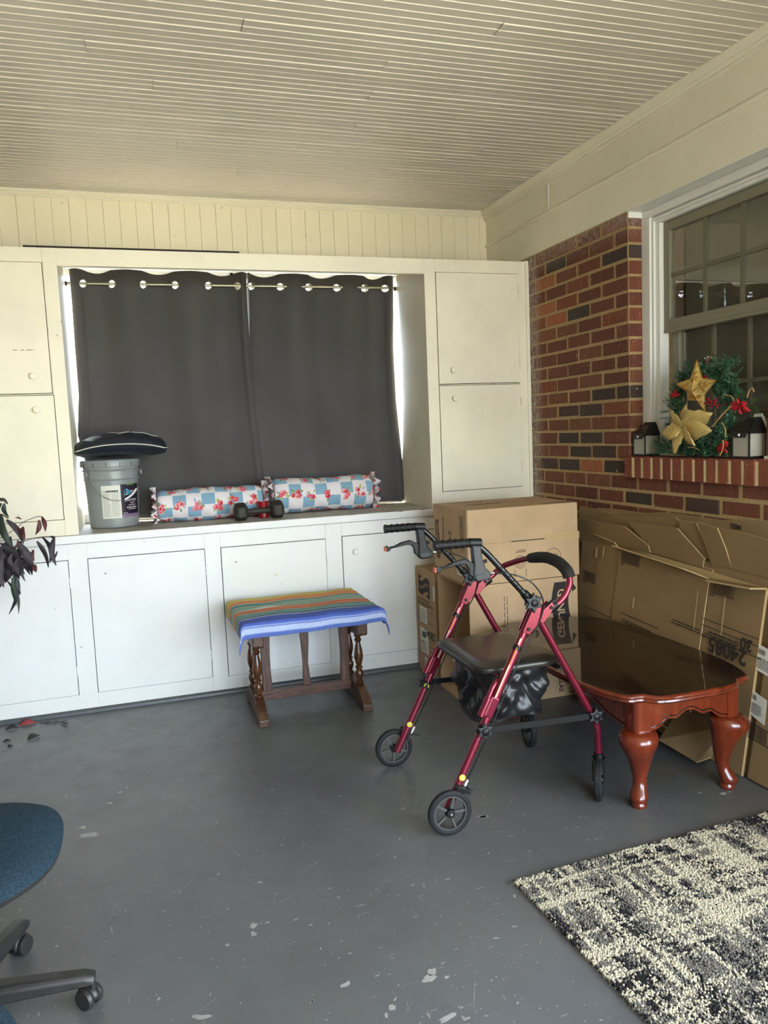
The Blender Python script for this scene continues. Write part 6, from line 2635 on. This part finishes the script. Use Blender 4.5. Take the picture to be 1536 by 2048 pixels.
def stem_px(pts, r=.0016):
    q = [P(1, PY, a / S, 960 + b / S) for a, b in pts]
    part('stem', MB().tube(smooth_path(q, .04), r, 6), 'stem', pl)


stem_px([(-500, 1200), (-200, 950), (100, 800), (260, 690), (330, 620), (440, 570), (560, 530), (620, 535)])
stem_px([(-500, 1250), (-150, 1050), (150, 1000), (360, 890), (520, 842), (680, 825), (820, 828)])
stem_px([(-500, 1100), (-250, 500), (-60, 300), (60, 300), (110, 350)], .003)
stem_px([(-500, 1100), (-200, 700), (0, 480), (120, 560)], .003)
stem_px([(-500, 1200), (-100, 900), (60, 940), (180, 1050)], .003)
part('trunk', MB().tube(smooth_path([Vector((-1.02, PY, .70)), Vector((-1.0, PY, .95)), P(1, PY, -500 / S, 960 + 1150 / S), P(1, PY, -250 / S, 960 + 800 / S)], .1), .008, 8), 'stem', pl)

# fallen leaves and a twig on the floor below it
def fallen(label, px, py, L, ang, mat, group=None):
    p = P(2, 0, px, py)
    m = MB()
    d = Vector((math.cos(ang), math.sin(ang), 0))
    s = Vector((-d.y, d.x, 0))
    pts = []
    n = 9
    for i in range(n):
        t_ = i / (n - 1)
        w = L * .30 * math.sin(PI * min(1, t_ * .94 + .04)) ** .9
        c = p + d * (L * (t_ - .5)) + Vector((0, 0, .002 + .008 * math.sin(PI * t_) * (1 if L > .04 else .4)))
        pts += [c - s * w + Vector((0, 0, .001)), c, c + s * w + Vector((0, 0, w * .55))]
    m.grid(pts, 3, n)
    ob = solo('fallen_leaf', m, mat, label, 'leaf', (p.x, p.y, 0), group, angle=80)
    md_ = ob.modifiers.new('solid', 'SOLIDIFY')
    md_.thickness = .0008
    return ob


fallen('pinkish red fallen leaf on the floor by the cabinet foot', 55, 1450, .075, .15, 'leaf_bright_red')
fallen('dark green fallen leaf with upturned tip, alone on the floor below the plant', 68, 1477, .065, .75, 'leaf_green')
fallen('small dark dry leaf on the floor beside the pinkish red leaf', 24, 1459, .06, .1, 'leaf_purple')
fallen('tiny dark dry leaf scrap on the floor, flat, below the plant', 14, 1484, .035, .05, 'leaf_purple')
fallen('tiny crumpled dark leaf scrap on the floor furthest from the cabinet', 21, 1494, .032, 1.0, 'leaf_purple')
tg = thing('leafy_twig', 'dark fallen twig with small leaves by the cabinet foot', 'twig', P(2, 0, 108, 1444))
q = [P(2, .004, a, b) for a, b in ((80, 1446), (100, 1445), (118, 1443), (136, 1446))]
part('stem', MB().tube(q, .0018, 6), 'stem', tg)
for (a, b, a2, b2, w) in ((88, 1445, 104, 1441, .016), (104, 1445, 118, 1441, .014), (120, 1443, 137, 1440, .018), (122, 1445, 137, 1450, .018)):
    p0, p1 = P(2, .006, a, b), P(2, .010, a2, b2)
    d = (p1 - p0)
    s = Vector((-d.y, d.x, 0)).normalized() * w
    part('leaf', MB().add([p0, p0.lerp(p1, .5) + s * .5, p1, p0.lerp(p1, .5) - s * .5], [(0, 1, 2, 3)]), 'leaf_purple', tg, smooth=False)

# ================================================================== THINGS ON THE BRICK SILL
ZW = ZS + .001


def lantern(label, yc, s=1.0):
    """solar wall lantern standing on the sill, front towards the porch (-x)"""
    xf = 2.252
    o = Vector((xf + .04, yc, ZW))
    ln = thing('solar_lantern', label, 'lantern', o, 'black solar lanterns')
    w, d, h = .046 * s, .042 * s, .170 * s
    y0, y1 = yc - w, yc + w
    xb = o.x + d
    xf = o.x - d
    hb = h * .60          # height of glass body
    t = .0055 * s
    # base tray
    part('base', MB().box(xf, xb, y0, y1, ZW, ZW + .010 * s), 'lantern_black', ln, smooth=False, bevel=.001)
    fr = MB()
    for (a, b) in ((xf, y0), (xf, y1 - t), (xb - t, y0), (xb - t, y1 - t)):
        fr.box(a, a + t, b, b + t, ZW + .009 * s, ZW + hb)
    for z in (ZW + hb - t,):
        fr.box(xf, xb, y0, y0 + t, z, z + t)
        fr.box(xf, xb, y1 - t, y1, z, z + t)
        fr.box(xf, xf + t, y0, y1, z, z + t)
        fr.box(xb - t, xb, y0, y1, z, z + t)
    part('frame', fr, 'lantern_black', ln, smooth=False)
    for (a, b, c, d_) in ((xf + .002, xf + .0032, y0 + t, y1 - t), (xf + t, xb - t, y0 + .002, y0 + .0032), (xf + t, xb - t, y1 - .0032, y1 - .002)):
        part('pane', MB().box(a, b, c, d_, ZW + .010 * s, ZW + hb - t), 'dusty_glass', ln, smooth=False)
    part('bulb', MB().lathe([(.010, .012), (.012, .03), (.016, .06), (.013, .085), (.008, .092)], (o.x, yc, ZW), (0, 0, 1), 16), 'lantern_white', ln)
    # pitched roof with solar panel
    rf = MB()
    z0, z1 = ZW + hb, ZW + hb + .048 * s
    e = .004
    lo = [(xf - e, y0 - e, z0), (xb, y0 - e, z0), (xb, y1 + e, z0), (xf - e, y1 + e, z0)]
    hi = [(o.x + .004, yc - w * .55, z1), (xb, yc - w * .55, z1), (xb, yc + w * .55, z1), (o.x + .004, yc + w * .55, z1)]
    rf.add(lo + hi, [(0, 3, 2, 1), (4, 5, 6, 7), (0, 1, 5, 4), (1, 2, 6, 5), (2, 3, 7, 6), (3, 0, 4, 7)])
    rf.box(o.x + .004, xb, yc - w * .45, yc + w * .45, z1 - .002, z1 + .010 * s)
    roof = part('roof', rf, 'lantern_black', ln, smooth=False, bevel=.0012)
    A0, A1 = Vector((xf - e, yc, z0)), Vector((o.x + .004, yc, z1))
    nn = Vector((-(z1 - z0), 0, (A1.x - A0.x))).normalized() * .0012
    for (ta, tb) in ((.14, .48), (.52, .86)):
        p, q = A0.lerp(A1, ta) + nn, A0.lerp(A1, tb) + nn
        wa, wb = w * (.82 - .3 * ta), w * (.82 - .3 * tb)
        part('solar_panel', MB().add([p + Vector((0, wa, 0)), p - Vector((0, wa, 0)), q - Vector((0, wb, 0)), q + Vector((0, wb, 0))], [(0, 1, 2, 3)]), 'solar', roof, smooth=False)
    # motion sensor box on the front
    sn = part('sensor_box', MB().prism([(xf - .001, yc + w * .78, z0), (xf - .001, yc - w * .78, z0), (xf - .001, yc - w * .6, z0 - .020 * s), (xf - .001, yc + w * .6, z0 - .020 * s)], (-.005, 0, 0)), 'lantern_black', ln, smooth=False)
    part('sensor_dome', MB().ball((xf - .006, yc, z0 - .009 * s), .005 * s, n=12, m=8), 'lantern_white', sn)
    # pale back plate with a stepped gable
    g = [(-w - .006, 0), (w + .006, 0), (w + .006, hb + .012), (w + .001, hb + .018), (w * .62, hb + .052 * s), (w * .60, hb + .058 * s), (w * .46, hb + .062 * s), (w * .42, hb + .070 * s),
         (-w * .42, hb + .070 * s), (-w * .46, hb + .062 * s), (-w * .60, hb + .058 * s), (-w * .62, hb + .052 * s), (-w - .001, hb + .018), (-w - .006, hb + .012)]
    part('back_plate', MB().prism([(xb + .0005, yc + a, ZW + b) for a, b in g], (.005, 0, 0)), 'lantern_white', ln, smooth=False)
    return ln


lantern('small black solar wall lantern on the brick sill beside the white window casing', 3.100, .97)
lantern('black solar wall lantern on the brick sill in front of the dark wooden rack', 2.462, 1.0)

# --- wreath
WC = Vector((2.288, 2.715, 1.385))
wr = thing('christmas_wreath', 'green artificial pine wreath with gold star, gold flower and red poinsettias', 'wreath', (WC.x, WC.y, ZS))
WR = .150
part('ring', MB().torus(WC, (1, 0, .12), WR, .012, 40, 8), 'holly', wr)
nd = MB()
ndc = []
greens = [lin(c)[:3] for c in ((44, 76, 50), (58, 96, 64), (36, 62, 46), (74, 116, 84), (92, 134, 100))]


def sprig(p, d, L, nn=26):
    d = Vector(d).normalized()
    for k in range(nn):
        t_ = k / nn
        c = Vector(p) + d * (L * t_)
        a = k * 2.4
        ref = Vector((0, 0, 1)) if abs(d.z) < .9 else Vector((1, 0, 0))
        u = d.cross(ref).normalized()
        v = d.cross(u)
        o = (u * math.cos(a) + v * math.sin(a)) * .8 + d * .75
        o.normalize()
        l = .024 * (1 - .35 * t_) * random.uniform(.8, 1.2)
        s = o.cross(d).normalized() * .0014
        e = c + o * l
        if e.x > FX - .026 or c.x > FX - .024 or (min(e.y, c.y) < 2.515 and min(e.z, c.z) < 1.365):
            continue
        if min(e.z, c.z) < ZS + .002 and max(e.x, c.x) > XR - .03:
            continue
        nd.add([c - s, c + s, e], [(0, 1, 2)])
        g = random.choice(greens)
        if random.random() < .05:
            g = lin((150, 170, 150))[:3]
        ndc.extend([g] * 3)


for k in range(430):
    a = random.uniform(0, 2 * PI)
    rr_ = WR + random.gauss(0, .022)
    c = WC + Vector((random.gauss(-.004, .012), rr_ * math.cos(a), rr_ * math.sin(a)))
    if c.z < ZS + .006 or c.x > FX - .03:
        c.z = max(c.z, ZS + .008)
        c.x = min(c.x, FX - .032)
    d = Vector((random.gauss(-.35, .5), math.cos(a + random.gauss(.6, .6)), math.sin(a + random.gauss(.6, .6))))
    sprig(c, d, random.uniform(.03, .06), 22)
# bushier top right, and side tufts reaching to the lanterns
for k in range(120):
    c = WC + Vector((random.gauss(-.004, .014), random.uniform(-.20, -.06), random.uniform(.04, .19)))
    c.x = min(c.x, FX - .03)
    sprig(c, (random.gauss(-.4, .5), random.gauss(-.4, .6), random.gauss(.6, .5)), random.uniform(.03, .05), 20)
for k in range(70):
    c = WC + Vector((random.gauss(-.02, .012), random.uniform(.10, .26), random.uniform(-.185, -.13)))
    c.z = max(c.z, ZS + .010)
    sprig(c, (random.gauss(-.3, .4), random.gauss(.6, .5), random.gauss(.1, .4)), random.uniform(.025, .045), 20)
for k in range(110):
    c = WC + Vector((random.gauss(-.015, .014), random.uniform(-.17, .08), random.uniform(-.185, -.09)))
    c.z = max(c.z, ZS + .010)
    sprig(c, (random.gauss(-.5, .4), random.gauss(-.2, .7), random.gauss(.1, .5)), random.uniform(.03, .05), 20)
no = part('pine_needles', nd, 'needle', wr, smooth=False, kind='stuff')
set_col(no, np.array(ndc))


def wpt(px, py, x):
    return P(0, x, px, py)


# gold star: five-pointed, faceted, with scroll wires
XS = 2.215
sc_ = wpt(1392, 782, XS)
tips = [wpt(1394, 720, XS), wpt(1432, 761, XS), wpt(1411, 824, XS + .02), wpt(1376, 800, XS), wpt(1353, 768, XS)]
stm = MB()
cvs = []
ctrf = sc_ + Vector((-.022, 0, 0))
ctrb = sc_ + Vector((.018, 0, 0))
inn = []
for k in range(5):
    a, b = tips[k], tips[(k + 1) % 5]
    mid = (a + b) / 2
    inn.append(sc_ + (mid - sc_) * .62)
loop = [p for k in range(5) for p in (tips[k], inn[k])]
for k in range(10):
    a, b = loop[k], loop[(k + 1) % 10]
    stm.add([a, b, ctrf], [(0, 1, 2)])
    stm.add([b, a, ctrb], [(0, 1, 2)])
so = part('gold_star', stm, 'gold_mesh', wr, smooth=False)
ed = MB()
for k in range(10):
    ed.tube([loop[k], loop[(k + 1) % 10]], .0022, 6)
for k in range(5):
    ed.tube([tips[k], ctrf], .0018, 6)
part('star_edge', ed, 'gold', so)
sw = MB()
for k in range(10):
    a, b = loop[k], loop[(k + 1) % 10]
    for (wa, wb, wc, sz) in ((.3, .25, .45, .010), (.18, .5, .32, .008), (.5, .15, .35, .007)):
        c = a * wa + b * wb + ctrf * wc
        e1_ = (b - a).normalized()
        nr = (b - a).cross(ctrf - a).normalized()
        if nr.x > 0:
            nr = -nr
        e2_ = nr.cross(e1_)
        pts_ = []
        for i in range(20):
            t_ = i / 19
            rr_ = sz * (1 - .8 * t_)
            an = t_ * 10 + k
            pts_.append(c + nr * .0015 + (e1_ * math.cos(an) + e2_ * math.sin(an)) * rr_)
        sw.tube(pts_, .0011, 5)
part('scrollwork', sw, 'gold', so)


def flower(pts_px, ctr_px, x, mat, name, cup=.02, wscale=.5):
    c = wpt(*ctr_px, x)
    par = part(name, MB().ball(c + Vector((-.006, 0, 0)), .008, n=10, m=6), mat, wr)
    for (a, b, xx) in pts_px:
        tip = wpt(a, b, x + xx)
        d = tip - c
        L = d.length
        nrm = Vector((-1, 0, 0))
        s = d.cross(nrm).normalized()
        pts = []
        n = 9
        for i in range(n):
            t_ = i / (n - 1)
            w = L * wscale * math.sin(PI * min(1, t_ ** .72 * .97 + .02)) * .55
            q = c + d * t_ + Vector((-cup * math.sin(PI * t_), 0, 0))
            tws = (random.random() - .5) * .002 + math.sin(a * 1.7 + b) * .45
            for k in range(5):
                f_ = -1 + k / 2
                jag = 1 + (.16 * math.sin(19 * t_ + a) if abs(f_) == 1 else 0)
                pts.append(q + s * w * f_ * jag + Vector((cup * .4 * (1 - abs(f_)) * -1.0 + w * f_ * tws + .0025 * math.sin(9 * t_ + 2.1 * k), 0, 0)))
        m = MB().grid(pts, 5, n)
        part('petal', m, mat, par, angle=80, solid=.0008)
    return par


flower([(1340, 818, -.004), (1325, 866, 0), (1349, 908, -.012), (1391, 892, -.022), (1424, 862, -.004), (1426, 826, .012), (1376, 806, .006), (1338, 880, -.028)], (1367, 853), 2.212, 'gold_mesh', 'gold_flower', .014, .50)
flower([(1462, 808, 0), (1478, 796, -.02), (1496, 806, -.01), (1502, 822, 0), (1484, 828, -.02), (1468, 822, -.01)], (1482, 812), 2.226, 'poinsettia', 'poinsettia', .012, .6)
flower([(1440, 886, 0), (1436, 905, 0), (1458, 884, -.01), (1456, 906, -.01), (1446, 898, -.02)], (1447, 892), 2.232, 'poinsettia', 'poinsettia', .008, .6)
flower([(1342, 792, 0), (1352, 778, -.01), (1360, 790, 0), (1350, 798, 0)], (1351, 788), 2.244, 'poinsettia', 'poinsettia', .006, .7)
flower([(1404, 752, 0), (1416, 756, -.01), (1410, 764, 0)], (1408, 758), 2.25, 'poinsettia', 'poinsettia', .006, .7)
bs = part('berries', MB().ball(wpt(1425, 805, 2.235), .004, n=8, m=6), 'berry', wr)
for k in range(26):
    p = wpt(1425 + random.gauss(0, 8), 806 + random.gauss(0, 5), 2.23 + random.uniform(-.012, .006))
    part('berry', MB().ball(p, .0048, n=8, m=6), 'berry', bs)
for (a, b, c, d, w) in ((1500, 812, 1520, 826, .022), (1478, 798, 1492, 782, .018), (1502, 805, 1512, 795, .016)):
    p0, p1 = wpt(a, b, 2.235), wpt(c, d, 2.24)
    dd = p1 - p0
    s = dd.cross(Vector((-1, 0, 0))).normalized() * w
    part('holly_leaf', MB().add([p0, p0.lerp(p1, .3) + s * .6, p0.lerp(p1, .65) + s * .7, p1, p0.lerp(p1, .65) - s * .7, p0.lerp(p1, .3) - s * .6], [(0, 1, 2, 3, 4, 5)]), 'holly', wr, smooth=False, solid=.0006)
for pts_ in ([(1424, 854), (1440, 834), (1450, 822), (1462, 812)], [(1438, 838), (1452, 822), (1466, 811)], [(1444, 846), (1452, 858), (1450, 874)], [(1446, 880), (1447, 896), (1440, 911)], [(1376, 895), (1388, 894), (1398, 900)],
             [(1450, 790), (1464, 792), (1468, 804)], [(1494, 795), (1499, 780), (1505, 774), (1508, 784)]):
    part('twig', MB().tube(smooth_path([wpt(a, b, 2.212) for a, b in pts_], .03), .0022, 6), 'twig', wr)
pc = wpt(1416, 720, 2.262)
cn = part('pine_cone', MB().ball(pc, .015, .015, .018, 10, 8), 'cone', wr)
for k in range(22):
    a, h = k * 2.4, -.014 + .028 * (k / 22)
    r_ = .015 * math.sqrt(max(.05, 1 - (h / .02) ** 2))
    part('scale', MB().ball(pc + Vector((r_ * math.cos(a), r_ * math.sin(a), h)), .0045, .0045, .002, 6, 4), 'snow' if k > 15 else 'cone', cn)

# --- dark wooden rack behind the lantern
rk = thing('wooden_rack', 'small dark wooden rack with a turned spindle rail behind the black lantern', 'rack', (2.30, 2.33, ZS))
ry0, ry1 = 2.27, 2.375
part('box', MB().box(2.29, 2.335, ry0, ry1, ZS + .012, ZS + .155), 'brown_wood', rk, smooth=False, bevel=.003)
part('panel', MB().box(2.287, 2.2905, ry0 + .014, ry1 - .014, ZS + .025, ZS + .14), 'cherry_top', rk, smooth=False)
part('base', MB().box(2.285, 2.338, ry0 - .004, ry1 + .004, ZS + .0005, ZS + .012), 'lantern_white', rk, smooth=False)
part('upright', MB().box(2.315, 2.333, ry0, ry0 + .012, ZS + .155, ZS + .28), 'brown_wood', rk, smooth=False)
part('back', MB().box(2.325, 2.333, ry0 + .012, ry1, ZS + .155, ZS + .235), 'cherry_top', rk, smooth=False)
part('spindle_rail', MB().lathe([(.010, 0), (.011, .012), (.016, .02), (.016, .026), (.012, .03), (.014, .045), (.017, .06), (.015, .078), (.011, .09), (.016, .095), (.016, .101), (.010, .106), (.006, .115)], (2.312, ry0, ZS + .255), (0, 1, 0), 18), 'brown_wood', rk)
